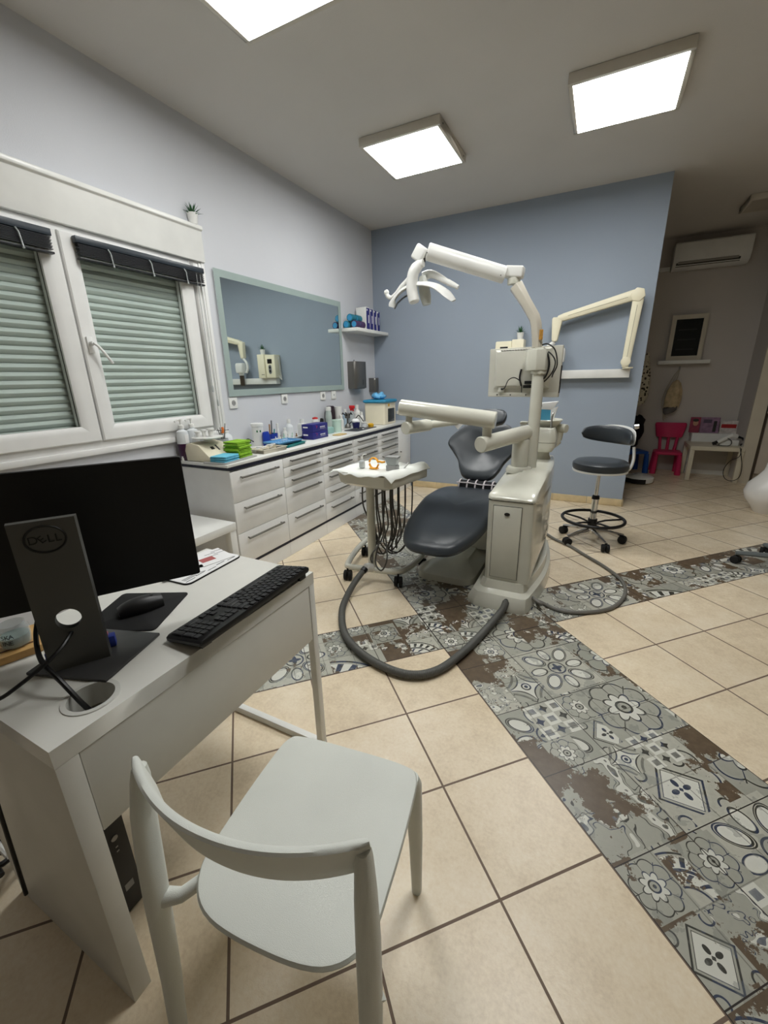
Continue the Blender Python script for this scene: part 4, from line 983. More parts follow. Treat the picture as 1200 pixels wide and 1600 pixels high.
bl = [ony(*p, 2.62) for p in ((612, 480), (616, 467), (628, 454), (643, 446), (660, 443), (678, 446), (692, 454), (702, 463), (709, 470))]
q = MB(ogl); q.tube(spl(bl, 4, False), 0.05, n=12, flat=0.22, upv=(0.2, -0.3, 1), rs=[0.016+0.036*min(1, math.sin(math.pi*(0.06+0.88*i/32))*1.5) for i in range(33)]); blade = q.build('reflector_blade', GLOSSW, lp)
rf = [ony(*p, 2.615) for p in ((617, 477), (622, 469), (631, 461), (641, 455))]
q = MB(ogl); q.tube([p+Vector((0.0, -0.005, -0.016)) for p in rf], 0.034, n=10, flat=0.18, upv=(0.2, -0.3, 1)); q.build('mirror_facets', mat('dark_mirror', (90, 92, 90), 0.12, metal=0.9, var=0.6, scale=40), blade)
lh = [ony(*p, 2.68) for p in ((645, 428), (637, 437), (627, 448), (620, 458), (612, 465), (606, 463), (604, 457))]
q = MB(ogl); q.tube(spl(lh, 4, False), 0.013, n=10, rs=None); q.sph(lh[-1], 0.017, n=12); q.build('left_handle', GLOSSW, lp)
rh = [ony(*p, 2.70) for p in ((662, 432), (672, 428), (684, 432), (696, 439), (704, 442), (715, 449))]
q = MB(ogl); q.tube(spl(rh, 4, False), 0.018, n=10, rs=[0.028-0.014*min(1, i/16) for i in range(21)]); q.cyl(ony(700, 441, 2.695), ony(716, 449, 2.695), 0.018, 0.012, n=14); q.build('right_handle', GLOSSW, lp)
# monitor seen from behind
MR = R(9)
MC = Vector((-0.455, 2.90, 1.365))
mo = thing('pole_monitor', 'beige flat monitor seen from behind on the cream pole', 'monitor', MC, rz=-MR)
q = MB(); q.box((0, 0, 0), (0.455, 0.025, 0.30)); q.build('bezel', mat('monitor_beige', (206, 204, 192), 0.4), mo, bevel=0.004)
q = MB(); fr0 = [(-0.19, -0.013, -0.10), (0.17, -0.013, -0.10), (0.17, -0.013, 0.142), (-0.19, -0.013, 0.142)]
fr1 = [(-0.165, -0.045, -0.08), (0.15, -0.045, -0.08), (0.15, -0.045, 0.128), (-0.165, -0.045, 0.128)]
q.loft([fr0, fr1]); q.build('rear_cover', mat('monitor_beige', (0, 0, 0)), mo, bevel=0.003)
q = MB(); q.box((0, -0.0155, -0.135), (0.44, 0.006, 0.026)); q.build('bottom_strip', mat('monitor_beige', (0, 0, 0)), mo, bevel=0.001)
q = MB(); 
for i in range(16): q.box((-0.135+0.0175*i, -0.037, 0.135), (0.012, 0.02, 0.003))
o = q.build('vent_slots', mat('seam_grey', (0, 0, 0)), mo); o['kind'] = 'stuff'
for x in (-0.16, -0.07, 0.03, 0.13):
    q = MB(); q.cyl((x, -0.018, -0.137), (x, -0.021, -0.137), 0.004, n=10); q.build('screw_hole', BLACK, mo)
q = MB(); q.box((-0.13, -0.025, -0.098), (0.04, 0.02, 0.045)); pb = q.build('port_cover', mat('monitor_beige', (0, 0, 0)), mo, bevel=0.002)
q = MB(); q.box((-0.12, -0.038, -0.10), (0.015, 0.012, 0.01)); q.build('plug', BLACK, pb)
q = MB(); q.box((0.055, -0.055, -0.06), (0.05, 0.02, 0.018)); q.box((0.05, -0.05, -0.085), (0.06, 0.012, 0.018)); q.build('connector', BLACK, mo)
q = MB(); q.box((0.04, -0.062, 0.06), (0.05, 0.03, 0.05)); q.build('mount_plate', mat('monitor_beige', (0, 0, 0)), mo, bevel=0.002)
q = MB(); q.box((0.2275, 0.0, -0.045), (0.003, 0.022, 0.16)); q.box((0, 0.0128, 0.01), (0.42, 0.001, 0.25)); q.build('screen_edge', BLACK, mo)
def cab(pts, r, par, name='cable', m_=BLACK, n=6):
    q = MB(); q.tube(spl(pts, 7, False), r, n=n); return q.build(name, m_, par)
cab([(-0.12, -0.045, -0.10), (-0.095, -0.06, -0.09), (-0.07, -0.075, -0.045), (-0.03, -0.08, -0.03), (0.01, -0.07, -0.06), (0.015, -0.06, -0.12)], 0.003, mo)
cab([(0.12, -0.09, 0.15), (0.16, -0.10, 0.155), (0.205, -0.10, 0.12), (0.225, -0.10, 0.04), (0.205, -0.09, -0.01), (0.19, -0.05, -0.03)], 0.0042, mo)
cab([(0.12, -0.09, 0.135), (0.16, -0.10, 0.11), (0.18, -0.10, 0.04), (0.16, -0.09, -0.03), (0.11, -0.08, -0.055), (0.07, -0.06, -0.06)], 0.0058, mo)
cab([(0.12, -0.085, 0.115), (0.17, -0.095, 0.11), (0.212, -0.10, 0.06), (0.20, -0.09, 0.0), (0.155, -0.08, -0.055), (0.10, -0.06, -0.075)], 0.0042, mo)
cab([(0.0, -0.05, 0.02), (-0.005, -0.055, -0.03), (0.01, -0.06, -0.08)], 0.006, mo)

# ------------------------------------------------------------------ spittoon on the unit
sp_ = thing('spittoon', 'cream spittoon block with bowl and chrome spouts at the back of the unit', 'spittoon', (-0.335, 3.16, 0.775)); ogs = (-0.335, 3.16, 0.775)
q = MB(ogs); q.lathe([(0.075, 0.77), (0.06, 0.80), (0.055, 0.84)], (-0.335, 3.16, 0), n=28); q.build('neck', UNIT, sp_)
q = MB(ogs); rr_ = rrect(0.20, 0.24, 0.04, cx=-0.335, cy=3.14)
def sc2(o_, k): return [(-0.335+(x+0.335)*k, 3.14+(y-3.14)*k) for x, y in o_]
q.loft([ring(sc2(rr_, 0.8), 0.84), ring(rr_, 0.875), ring(rr_, 0.905)]); q.build('lower_shell', UNIT, sp_)
q = MB(ogs); q.loft([ring(sc2(rr_, 1.02), 0.908), ring(sc2(rr_, 1.02), 0.935), ring(sc2(rr_, 0.86), 0.995), ring(sc2(rr_, 0.78), 1.002)]); q.build('upper_shell', UNIT, sp_)
q = MB(ogs); q.lathe([(0.05, 0.985), (0.085, 1.02), (0.10, 1.045), (0.104, 1.046), (0.098, 1.05), (0.07, 1.01), (0.001, 1.0)], (-0.315, 3.20, 0), n=36); q.build('bowl', UNIT, sp_)
q = MB(ogs); q.tube(spl([(-0.375, 3.04, 1.0), (-0.372, 3.04, 1.09), (-0.366, 3.045, 1.15), (-0.355, 3.06, 1.165), (-0.35, 3.075, 1.145)], 6, False), 0.0065, n=10); q.build('tall_spout', CHROME, sp_)
q = MB(ogs); q.lathe([(0.012, 0.995), (0.012, 1.015), (0.008, 1.02)], (-0.375, 3.04, 0), n=16); q.build('spout_base', CHROME, sp_)
q = MB(ogs); q.tube(spl([(-0.275, 3.07, 1.0), (-0.275, 3.07, 1.06), (-0.272, 3.08, 1.095), (-0.272, 3.10, 1.10)], 6, False), 0.006, n=10); q.build('short_spout', CHROME, sp_)
q = MB(ogs); q.tube(spl([(-0.32, 3.2, 0.86), (-0.27, 3.22, 0.87), (-0.235, 3.24, 0.90)], 6, False), 0.032, n=16); q.cyl((-0.235, 3.24, 0.90), (-0.225, 3.24, 0.98), 0.026, n=20); capsule(q, (-0.27, 3.26, 0.985), (-0.185, 3.21, 0.985), 0.03); q.build('suction_holder_arm', UNIT, sp_)
q = MB(ogs); q.box((-0.455, 3.10, 1.03), (0.05, 0.08, 0.02)); q.box((-0.43, 3.10, 1.005), (0.1, 0.03, 0.02)); q.build('cup_ledge', UNIT, sp_, bevel=0.004)
t = thing('tissue_pack', 'blue and white tissue pack leaning on the spittoon', 'tissue pack', (-0.335, 3.22, 1.003))
q = MB(); q.box((0, 0, 0.06), (0.08, 0.03, 0.10), rot=Matrix.Rotation(R(6), 4, 'Y')); q.build('blue_front', mat('cyan_film', (84, 168, 206), 0.4), t, bevel=0.004)
q = MB(); q.prism([(-0.045, 0.0), (0.05, 0.0), (0.08, 0.055), (-0.035, 0.045)], -0.018, 0.018, Matrix.Translation((0.0, 0, 0.112)) @ Matrix.Rotation(R(90), 4, 'X')); q.prism([(0.04, -0.11), (0.05, -0.11), (0.08, 0.02), (0.035, 0.0)], -0.018, 0.018, Matrix.Translation((0.0, 0, 0.112)) @ Matrix.Rotation(R(90), 4, 'X')); q.build('white_tissue', PAPER, t, bevel=0.003)
q = MB(); q.prism([(-0.04, -0.015), (0.05, -0.02), (0.06, 0.01), (0.0, 0.025), (-0.05, 0.012)], 0, 0.012); o = q.build('crumpled_paper', PAPER, loc=(-0.40, 2.90, 0.79), bevel=0.003); tag(o, 'crumpled white paper on the unit lid behind the arm post', 'paper')

# ================================================================== PATIENT CHAIR
pc = thing('dental_chair', 'reclining dental chair upholstered in charcoal leatherette', 'dental chair', (-0.80, 2.95, 0)); ogc = (-0.80, 2.95, 0)
q = MB(ogc)
b0 = rrect(0.42, 1.05, 0.10, n=8, cx=-0.825, cy=3.0)
def sc3(o_, k, kk=None): kk = kk or k; return [(-0.825+(x+0.825)*k, 3.0+(y-3.0)*kk) for x, y in o_]
q.loft([ring(b0, 0.0), ring(b0, 0.045), ring(sc3(b0, 0.94, 0.97), 0.06), ring(sc3(b0, 0.6, 0.72), 0.085), ring(sc3(b0, 0.55, 0.6), 0.10)]); q.build('floor_plate', UNIT, pc)
q = MB(ogc); cv = rrect(0.24, 0.40, 0.05, n=6, cx=-0.72, cy=3.14)
q.loft([ring(cv, 0.09), [(x, y, 0.2) for x, y in cv], [(x, y, 0.40) for x, y in cv]]); q.build('lift_column', UNIT, pc)
q = MB(ogc); q.pad(rrect(0.30, 0.62, 0.06, cx=-0.79, cy=3.05), 0.07, M=Matrix.Translation((0, 0, 0.37))); q.build('seat_carrier', UNIT, pc)
q = MB(ogc); q.bb(-0.62, -0.57, 2.95, 3.3, 0.28, 0.46); q.build('side_cover', UNIT, pc, bevel=0.01)
# seat + leg rest : outline in local x (across) / y (along), sloping
def seatz(y): return 0.345+0.095*(y-2.12)/0.6 if y < 2.75 else 0.4447-0.012*(y-2.75)
so_ = spl2([(-0.80, 2.10), (-0.94, 2.13), (-1.02, 2.27), (-1.06, 2.50), (-1.07, 2.80), (-1.055, 3.05), (-0.98, 3.17), (-0.80, 3.19), (-0.62, 3.17), (-0.55, 3.05), (-0.53, 2.80), (-0.535, 2.50), (-0.58, 2.27), (-0.66, 2.13)], 6)
q = MB(ogc); q.pad(so_, 0.085, deform=lambda v: Vector((v.x, v.y, v.z+seatz(v.y)-0.005+0.02*max(0, abs(v.x+0.80)-0.12)*1.2))); q.build('seat_and_leg_rest', LEATH, pc)
# backrest
bo = spl2([(0, -0.02), (0.11, 0.0), (0.16, 0.07), (0.19, 0.15), (0.245, 0.22), (0.29, 0.28), (0.265, 0.37), (0.175, 0.48), (0.10, 0.485), (0, 0.45), (-0.10, 0.485), (-0.175, 0.48), (-0.265, 0.37), (-0.29, 0.28), (-0.245, 0.22), (-0.19, 0.15), (-0.16, 0.07), (-0.11, 0.0)], 5)
bd_ = Vector((0, 0.60, 0.80)).normalized(); MBk = frame_M((-0.80, 3.27, 0.53), (1, 0, 0), bd_)
MBk2 = MBk.copy()
q = MB(ogc)
def bdef(v):
    return Vector((v.x, v.y, v.z + 0.9*v.x*v.x+0.035*math.cos(v.y*12)*max(0, 1-abs(v.x)/0.3)))
# front faces -y : z of frame must point to the patient side
nrm = Vector((1, 0, 0)).cross(bd_)      # points to -y / up
q.pad(bo, 0.07, M=MBk, deform=bdef); q.build('backrest', LEATH, pc)
q = MB(ogc); q.pad([(x*0.93, 0.03+y*0.93) for x, y in bo], 0.02, M=MBk @ Matrix.Translation((0, 0, -0.022)), deform=bdef); q.build('backrest_shell', mat('grey_shell', (190, 192, 196), 0.4), pc)
hd0 = Vector((-0.80, 3.27, 0.51))+bd_*0.50
q = MB(ogc); q.box(hd0+nrm*(-0.02)+bd_*0.03, (0.05, 0.16, 0.012), rot=Matrix.Rotation(R(60), 4, 'X')); q.build('headrest_bar', CHROME, pc)
q = MB(ogc); q.pad(spl2([(0.0, 0), (0.11, 0.01), (0.14, 0.07), (0.11, 0.13), (0, 0.15), (-0.11, 0.13), (-0.14, 0.07), (-0.11, 0.01)], 5), 0.06, M=frame_M(hd0+bd_*0.03+Vector((-0.01, 0, 0)), (1, 0, 0), bd_), deform=lambda v: Vector((v.x, v.y, v.z+1.2*v.x*v.x))); q.build('headrest', LEATH, pc)
# strapped lumbar roll between seat and back
t = thing('lumbar_roll', 'black cushion bound with white straps between seat and backrest', 'cushion', (-0.80, 3.17, 0.56)); ogr = (-0.80, 3.17, 0.56)
q = MB(ogr); capsule(q, (-0.93, 3.17, 0.512), (-0.64, 3.17, 0.512), 0.052); q.build('cushion', mat('black_cloth', (20, 20, 24), 0.8), t)
STR = mat('white_strap', (208, 200, 204), 0.7)
for k in range(5):
    x = -0.92+0.065*k
    q = MB(ogr); q.tube(spl([(x, 3.17+0.055*math.cos(a), 0.512+0.055*math.sin(a)) for a in [i*math.pi/4 for i in range(8)]], 3), 0.005, n=6, closed=True, flat=1.6); q.build('strap', STR, t)
for zz, yy in ((0.552, 3.128), (0.505, 3.115)):
    q = MB(ogr); q.tube([(-0.94, yy, zz), (-0.85, yy-0.004, zz+0.004), (-0.74, yy-0.004, zz-0.004), (-0.63, yy, zz)], 0.005, n=6); q.build('strap', STR, t)

# ================================================================== INSTRUMENT CART
ct = thing('instrument_cart', 'cream wheeled instrument cart with hanging grey hoses', 'cart', (-1.27, 2.40, 0)); ogk = (-1.27, 2.40, 0)
TB = 0.021
tp = [(-1.56, 2.74, 0.105), (-1.53, 2.52, 0.10), (-1.47, 2.30, 0.095), (-1.42, 2.26, 0.095), (-1.26, 2.285, 0.095), (-1.12, 2.31, 0.095), (-1.07, 2.34, 0.095), (-1.04, 2.44, 0.098), (-1.03, 2.62, 0.105), (-1.04, 2.72, 0.105)]
q = MB(ogk); q.tube(spl(tp, 6, False), TB, n=16); q.build('tube_frame', UNIT, ct)
def caster(mb_par, x, y, og_, r=0.036, h=0.09, name='caster', m1=RUBBER, a=0.0):
    q = MB(og_)
    dx, dy = math.cos(a), math.sin(a)
    for s_ in (-1, 1):
        c = Vector((x+dx*0.016*s_, y+dy*0.014*s_, r)); q.lathe([(r*0.85, -0.012), (r, -0.008), (r, 0.008), (r*0.85, 0.012)], c, n=22, axis=(dx, dy, 0))
    q.box((x-dy*0.0, y, r+0.012), (0.026, 0.03, r*1.1), rz=a); q.cyl((x, y, r), (x, y, h), 0.007, n=10)
    return q.build(name, m1, mb_par, bevel=0.001)
for (x, y) in ((-1.44, 2.245), (-1.075, 2.30), (-1.53, 2.66), (-1.035, 2.64)): caster(ct, x, y, ogk, a=R(20))
CPX, CPY = -1.27, 2.30
q = MB(ogk); q.cyl((CPX, CPY, 0.08), (CPX, CPY, 0.735), 0.028, n=28); q.build('post', UNIT, ct)
q = MB(ogk); q.cyl((CPX+0.0, CPY-0.015, 0.112), (CPX-0.02, CPY-0.062, 0.122), 0.034, 0.03, n=24); q.build('hose_collar', GLOSSW, ct, bevel=0.003)
TRZ = R(-10)
MTc = Matrix.Translation((-1.205, 2.37, 0.70)) @ Matrix.Rotation(TRZ, 4, 'Z')
q = MB(ogk)
o_ = rrect(0.41, 0.40, 0.03, cx=-0.03)
q.loft([[MTc @ Vector((x*0.86, y*0.86, 0.0)) for x, y in o_], [MTc @ Vector((x*0.95, y*0.95, 0.015)) for x, y in o_], [MTc @ Vector((x, y, 0.085)) for x, y in o_]]); q.build('tray_head', UNIT, ct)
q = MB(ogk); q.loft([[MTc @ Vector((x, y, z)) for y, z in ((-0.2, 0.02), (0.2, 0.02), (0.2, 0.095), (-0.2, 0.095))] for x in (0.145, 0.215)])
q.build('handpiece_holder', mat('holder_beige', (196, 192, 178), 0.35), ct, bevel=0.012)
# hoses
rr_ = random.Random(3)
for k in range(9):
    ly = -0.17+0.042*k
    s0 = MTc @ Vector((0.115-0.03*(k % 2), ly, 0.03)); s1 = MTc @ Vector((0.05-0.045*((k*5) % 4), -0.15+0.036*((k*4) % 9), 0.0))
    low = 0.12+0.1*rr_.random()*(1 if k % 2 else 1.8); mid = s0.lerp(s1, 0.5)+Vector((rr_.uniform(-0.06, 0.08), rr_.uniform(-0.08, 0.06), 0)); mid.z = low; mid.x = min(mid.x, -1.13)
    w_ = 0.04+0.05*rr_.random(); d = (s1-s0).normalized()
    pts = [s0, s0+Vector((0.0, 0, -0.18)), s0.lerp(Vector((mid.x, mid.y, s0.z)), 0.35)+Vector((0.015, 0.02, -0.36)), mid-d*w_+Vector((0, 0, 0.07)), mid, mid+d*w_+Vector((0, 0, 0.07)), s1.lerp(Vector((mid.x, mid.y, s1.z)), 0.3)+Vector((0, 0.015, -0.33)), s1+Vector((0, 0, -0.15)), s1]
    q = MB(ogk); q.tube(spl(pts, 6, False), 0.0052, n=8); q.build('instrument_hose', mat('dark_grey_hose', (70, 68, 64), 0.5), ct)
# paper cover over the head
q = MB(); nx, ny = 22, 16
def pz(a, b):
    x = -0.29+0.515*a; y = -0.215+0.43*b; z = 0.092
    if a > 0.72: 
        z = 0.094+0.022*math.sin((a-0.72)/0.28*math.pi*0.62); 
        if a > 0.93: z -= 0.45*(a-0.93)
    z += 0.004*math.sin(x*38+y*9)*math.cos(y*27)
    ed = max(0, 0.06-b)/0.06+max(0, 0.05-a)/0.05
    z -= 0.012*ed-0.006*math.sin(x*50)*ed
    return Vector((x, y+0.012*math.sin(x*23)*(1 if b < 0.05 else 0), z))
top = [[pz(i/nx, j/ny) for j in range(ny+1)] for i in range(nx+1)]
vs = []; fs = []
for i in range(nx+1):
    for j in range(ny+1): vs.append(top[i][j])
for i in range(nx+1):
    for j in range(ny+1): vs.append(top[i][j]-Vector((0, 0, 0.003)))
N_ = (nx+1)*(ny+1); ix = lambda i, j: i*(ny+1)+j
for i in range(nx):
    for j in range(ny): fs.append((ix(i, j), ix(i+1, j), ix(i+1, j+1), ix(i, j+1))); fs.append((N_+ix(i, j), N_+ix(i, j+1), N_+ix(i+1, j+1), N_+ix(i+1, j)))
for i in range(nx): fs += [(ix(i, 0), N_+ix(i, 0), N_+ix(i+1, 0), ix(i+1, 0)), (ix(i, ny), ix(i+1, ny), N_+ix(i+1, ny), N_+ix(i, ny))]
for j in range(ny): fs += [(ix(0, j), ix(0, j+1), N_+ix(0, j+1), N_+ix(0, j)), (ix(nx, j), N_+ix(nx, j), N_+ix(nx, j+1), ix(nx, j+1))]
q._add(vs, fs); o = q.build('paper_cover', mat('tray_paper', (236, 238, 232), 0.8), loc=(-1.205, 2.37, 0.70), ang=180); o.rotation_euler = (0, 0, TRZ)
tag(o, 'white paper sheet covering the instrument cart top', 'paper sheet')
CT = 0.70+0.0975
def onc(x, y): v = Matrix.Translation((-1.205, 2.37, 0)) @ Matrix.Rotation(TRZ, 4, 'Z') @ Vector((x, y, 0)); return v.x, v.y
x, y = onc(-0.12, -0.07)
t = thing('dropper_vial', 'small clear vial with white nozzle on the cart paper', 'vial', (x, y, CT))
q = MB(); q.lathe([(0.017, 0), (0.019, 0.003), (0.019, 0.04), (0.008, 0.052), (0.008, 0.056)], n=24); q.build('bottle_body', CLP, t)
q = MB(); q.cyl((0, 0, 0.056), (0, 0, 0.072), 0.009, n=16); q.tube([(0, 0, 0.07), (0.012, 0.0, 0.086), (0.035, 0.0, 0.09)], 0.004, n=8); q.build('nozzle', GLOSSW, t)
x, y = onc(-0.03, -0.06)
t = thing('yellow_ring_holder', 'orange yellow plastic ring holder standing on the cart', 'holder', (x, y, CT))
q = MB(); q.tube([(0.032*math.cos(a), 0.0, 0.036+0.034*math.sin(a)) for a in [i*2*math.pi/28 for i in range(28)]], 0.011, n=10, closed=True, flat=0.45, upv=(0, 0, 1))
q.build('ring', ORANGE, t)
q = MB(); q.box((0, 0, 0.003), (0.06, 0.03, 0.006)); q.tube([(0.03, 0, 0.05), (0.06, 0.0, 0.045), (0.08, 0, 0.05)], 0.007, n=8); q.build('foot', ORANGE, t, bevel=0.002)
x, y = onc(0.11, -0.05)
t = thing('composite_box', 'grey box with clear flared cup on the cart paper', 'box', (x, y, CT))
q = MB(); q.box((0, 0, 0.018), (0.07, 0.05, 0.036)); q.build('grey_base', mat('box_grey', (160, 160, 158), 0.4), t, bevel=0.003)
q = MB(); q.loft([[(sx*(0.028+0.014*k), sy*(0.02+0.01*k), 0.036+0.05*k) for sx, sy in ((-1, -1), (1, -1), (1, 1), (-1, 1))] for k in (0, 1)]); q.build('clear_cup', CLP, t, bevel=0.002)
q = MB(); q.box((0, 0, 0.089), (0.085, 0.062, 0.006)); q.build('lid', mat('box_grey', (0, 0, 0)), t, bevel=0.002)
x, y = onc(0.17, -0.03)
q = MB(); q.cyl((0, 0, 0.006), (0.03, 0.03, 0.05), 0.005, n=10); tag(q.build('brush_tip', GLOSSW, loc=(x, y, CT)), 'short white brush leaning beside the grey box', 'brush')

# big hoses on the floor
hs = thing('ribbed_hose', 'thick grey ribbed hose looping on the floor between cart and unit', 'hose', (-0.75, 1.5, 0.02)); ogh = (-0.75, 1.5, 0.02)
hp = [(-1.29, 2.235, 0.12), (-1.31, 2.15, 0.075), (-1.30, 2.02, 0.035), (-1.23, 1.83, 0.024), (-1.08, 1.63, 0.024), (-0.88, 1.515, 0.024), (-0.67, 1.485, 0.024), (-0.54, 1.57, 0.024), (-0.46, 1.78, 0.024), (-0.405, 2.02, 0.028), (-0.365, 2.2, 0.045), (-0.36, 2.285, 0.055)]
ph = spl(hp, 10, False); tot = [0]
for i in range(1, len(ph)): tot.append(tot[-1]+(ph[i]-ph[i-1]).length)
res = []; step = 0.003; s_ = 0; i = 0
while s_ < tot[-1]:
    while tot[i+1] < s_: i += 1
    res.append(ph[i].lerp(ph[i+1], (s_-tot[i])/(tot[i+1]-tot[i]))); s_ += step
q = MB(ogh); q.tube(res, 0.02, n=14, rs=[0.0205 if k % 3 else 0.0178 for k in range(len(res))]); q.build('hose_tube', HOSEG, hs, ang=180)
q = MB(ogh); q.cyl(res[0], res[9], 0.0235); q.build('end_ring', BLACK, hs)
s2 = [(-0.225, 2.40, 0.06), (-0.17, 2.37, 0.045)]+[tuple(onz(px, py, 0.012)) for px, py in ((842, 940), (875, 954), (915, 957), (955, 950), (976, 930), (972, 908), (945, 886), (915, 868), (890, 853), (868, 843), (855, 835), (835, 822))]
q = MB((0, 3, 0)); q.tube(spl(s2, 8, False), 0.0115, n=12)
tag(q.build('smooth_hose', mat('pale_grey_hose', (112, 110, 104), 0.4)), 'thinner smooth grey hose curving on the patterned floor right of the unit', 'hose')
t = None

# ================================================================== STOOL
def stool():
    t = thing('dental_stool', 'grey upholstered stool with curved backrest and black foot ring', 'stool', (0.065, 3.70, 0))
    SR = 0.205
    q = MB(); q.lathe([(0.001, 0.615), (SR*0.9, 0.615), (SR*0.97, 0.625), (SR, 0.65), (SR*0.985, 0.672), (SR*0.9, 0.687), (SR*0.6, 0.693), (0.001, 0.694)], n=48); q.build('seat', LEATH, t)
    q = MB(); q.lathe([(0.001, 0.60), (SR*0.6, 0.60), (SR*0.985, 0.607), (SR*0.99, 0.62), (SR*0.9, 0.622), (0.001, 0.615)], n=48); q.build('seat_shell', GLOSSW, t)
    q = MB(); q.cyl((0, 0, 0.40), (0, 0, 0.60), 0.0145, n=20); q.build('gas_lift', CHROME, t)
    q = MB(); q.cyl((0, 0, 0.10), (0, 0, 0.37), 0.026, n=24); q.build('column', CHROME, t)
    q = MB(); q.cyl((0, 0, 0.37), (0, 0, 0.40), 0.031, 0.026, n=24); q.build('collar', BLACK, t, bevel=0.003)
    q = MB(); RR = 0.235
    q.tube([(RR*math.cos(a), RR*math.sin(a), 0.20) for a in [i*2*math.pi/48 for i in range(48)]], 0.0125, n=12, closed=True); rg = q.build('foot_ring', BLACK, t)
    for k in range(5):
        a = R(18+72*k); q = MB(); q.tube([(0.03*math.cos(a), 0.03*math.sin(a), 0.165), (0.10*math.cos(a), 0.10*math.sin(a), 0.185), (RR*math.cos(a), RR*math.sin(a), 0.198)], 0.008, n=8); q.build('spoke', BLACK, rg)
    q = MB(); q.cyl((0, 0, 0.14), (0, 0, 0.20), 0.036, n=24); q.build('ring_hub', BLACK, rg, bevel=0.003)
    q = MB(); q.cyl((0, 0, 0.07), (0, 0, 0.125), 0.036, n=24); q.build('base_hub', CHROME, t, bevel=0.003)
    for k in range(5):
        a = R(-62+72*k); q = MB(); q.tube([(0.02*math.cos(a), 0.02*math.sin(a), 0.105), (0.12*math.cos(a), 0.12*math.sin(a), 0.095), (0.245*math.cos(a), 0.245*math.sin(a), 0.073)], 0.018, n=8, flat=0.7, rs=[0.024, 0.018, 0.014]); q.build('base_arm', CHROME, t)
        caster(t, 0.242*math.cos(a), 0.242*math.sin(a), (0, 0, 0), r=0.033, h=0.072, a=a+R(70))
    # curved backrest, padding inside, white shell outside; wraps the right/back side
    def bk(r0, r1, z0, z1, a0, a1, name, m_, thin=0.5):
        q = MB(); n = 22; rgx = []
        for i in range(n+1):
            tt = i/n; a = R(a0+(a1-a0)*tt); e = math.sin(math.pi*min(1, max(0, tt)))**0.35 if 0 < tt < 1 else 0.05
            zc = (z0+z1)/2+0.03*tt; hh_ = (z1-z0)/2*e; rm = (r0+r1)/2; dr = (r1-r0)/2*max(e, 0.3)
            ringp = []
            for j in range(14):
                b = 2*math.pi*j/14; ringp.append(Vector(((rm+dr*math.cos(b))*math.cos(a), (rm+dr*math.cos(b))*math.sin(a), zc+hh_*(abs(math.sin(b))**0.6)*(1 if math.sin(b) > 0 else -1))))
            rgx.append(ringp)
        q.loft(rgx); return q.build(name, m_, t)
    bk(0.165, 0.21, 0.79, 0.93, -8, 150, 'backrest_pad', LEATH)
    bk(0.205, 0.222, 0.785, 0.935, -2, 110, 'backrest_shell', GLOSSW)
    q = MB(); a = R(-4); q.tube(spl([(0.12, 0.02, 0.605), (0.20, 0.02, 0.62), (0.225, 0.03, 0.70), (0.215, 0.04, 0.80)], 6, False), 0.022, n=10, flat=0.5, upv=(1, 0, 0)); q.build('back_bracket', GLOSSW, t)
    q = MB(); q.cyl((0.20, 0.09, 0.95), (0.23, 0.09, 0.955), 0.018, n=18); q.cyl((0.215, 0.09, 0.93), (0.215, 0.09, 0.95), 0.008, n=10); q.build('adjuster_knob', CHROME, t)
stool()

# ================================================================== DESK
DX0, DX1, DY0, DY1, DZ = -1.287, -0.787, 0.234, 1.013, 0.74
dk = thing('desk', 'white writing desk with slab side and steel end legs', 'desk', (-1.04, 0.62, 0)); ogd = (-1.04, 0.62, 0)
DESKW = mat('desk_white', (222, 221, 214), 0.42, bump=0.06, bscale=600)
def holed(mb, cx, cy, z0, z1, sx, sy, r, M=None, n=32):
    """rectangular slab sx*sy with a round hole"""
    M = M or Matrix.Identity(4)
    sq, ci = [], []
    for i in range(n):
        a = 2*math.pi*(i+0.5)/n; c, s_ = math.cos(a), math.sin(a); k = 1/max(abs(c)/(sx/2), abs(s_)/(sy/2))
        sq.append((cx+c*k, cy+s_*k)); ci.append((cx+c*r, cy+s_*r))
    # push the nearest samples to the corners
    for qx in (-1, 1):
        for qy in (-1, 1):
            j = min(range(n), key=lambda i: (sq[i][0]-(cx+qx*sx/2))**2+(sq[i][1]-(cy+qy*sy/2))**2); sq[j] = (cx+qx*sx/2, cy+qy*sy/2)
    R_ = lambda pts, z: [M @ Vector((x, y, z)) for x, y in pts]
    mb.loft([R_(sq, z0), R_(sq, z1), R_(ci, z1), R_(ci, z0)], closed=True)
HX, HY = -0.861, 0.347
q = MB(ogd)
hs_ = 0.14
q.bb(DX0, HX-hs_/2, DY0, DY1, DZ-0.04, DZ); q.bb(HX-hs_/2, DX1, HY+hs_/2, DY1, DZ-0.04, DZ); q.bb(HX-hs_/2, DX1, DY0, HY-hs_/2, DZ-0.04, DZ); 
holed(q, HX, HY, DZ-0.04, DZ, hs_, hs_, 0.044)
q.bb(HX+hs_/2, DX1, HY-hs_/2, HY+hs_/2, DZ-0.04, DZ)
q.build('desktop', DESKW, dk)
q = MB(ogd); q.lathe([(0.0425, DZ-0.05), (0.0425, DZ+0.0022), (0.052, DZ+0.0022), (0.053, DZ+0.0002), (0.0438, DZ+0.0002), (0.0438, DZ-0.05)], (HX, HY, 0), n=40); q.bm.faces.ensure_lookup_table()
bmesh.ops.delete(q.bm, geom=[f for f in q.bm.faces if len(f.verts) > 10], context='FACES_ONLY'); gm = q.build('cable_grommet', mat('grommet_grey', (204, 204, 198), 0.45), dk)
q = MB(ogd); q.bb(DX0, DX1, DY0, DY0+0.04, 0.0, DZ-0.0405); q.build('side_panel', DESKW, dk, bevel=0.0012)
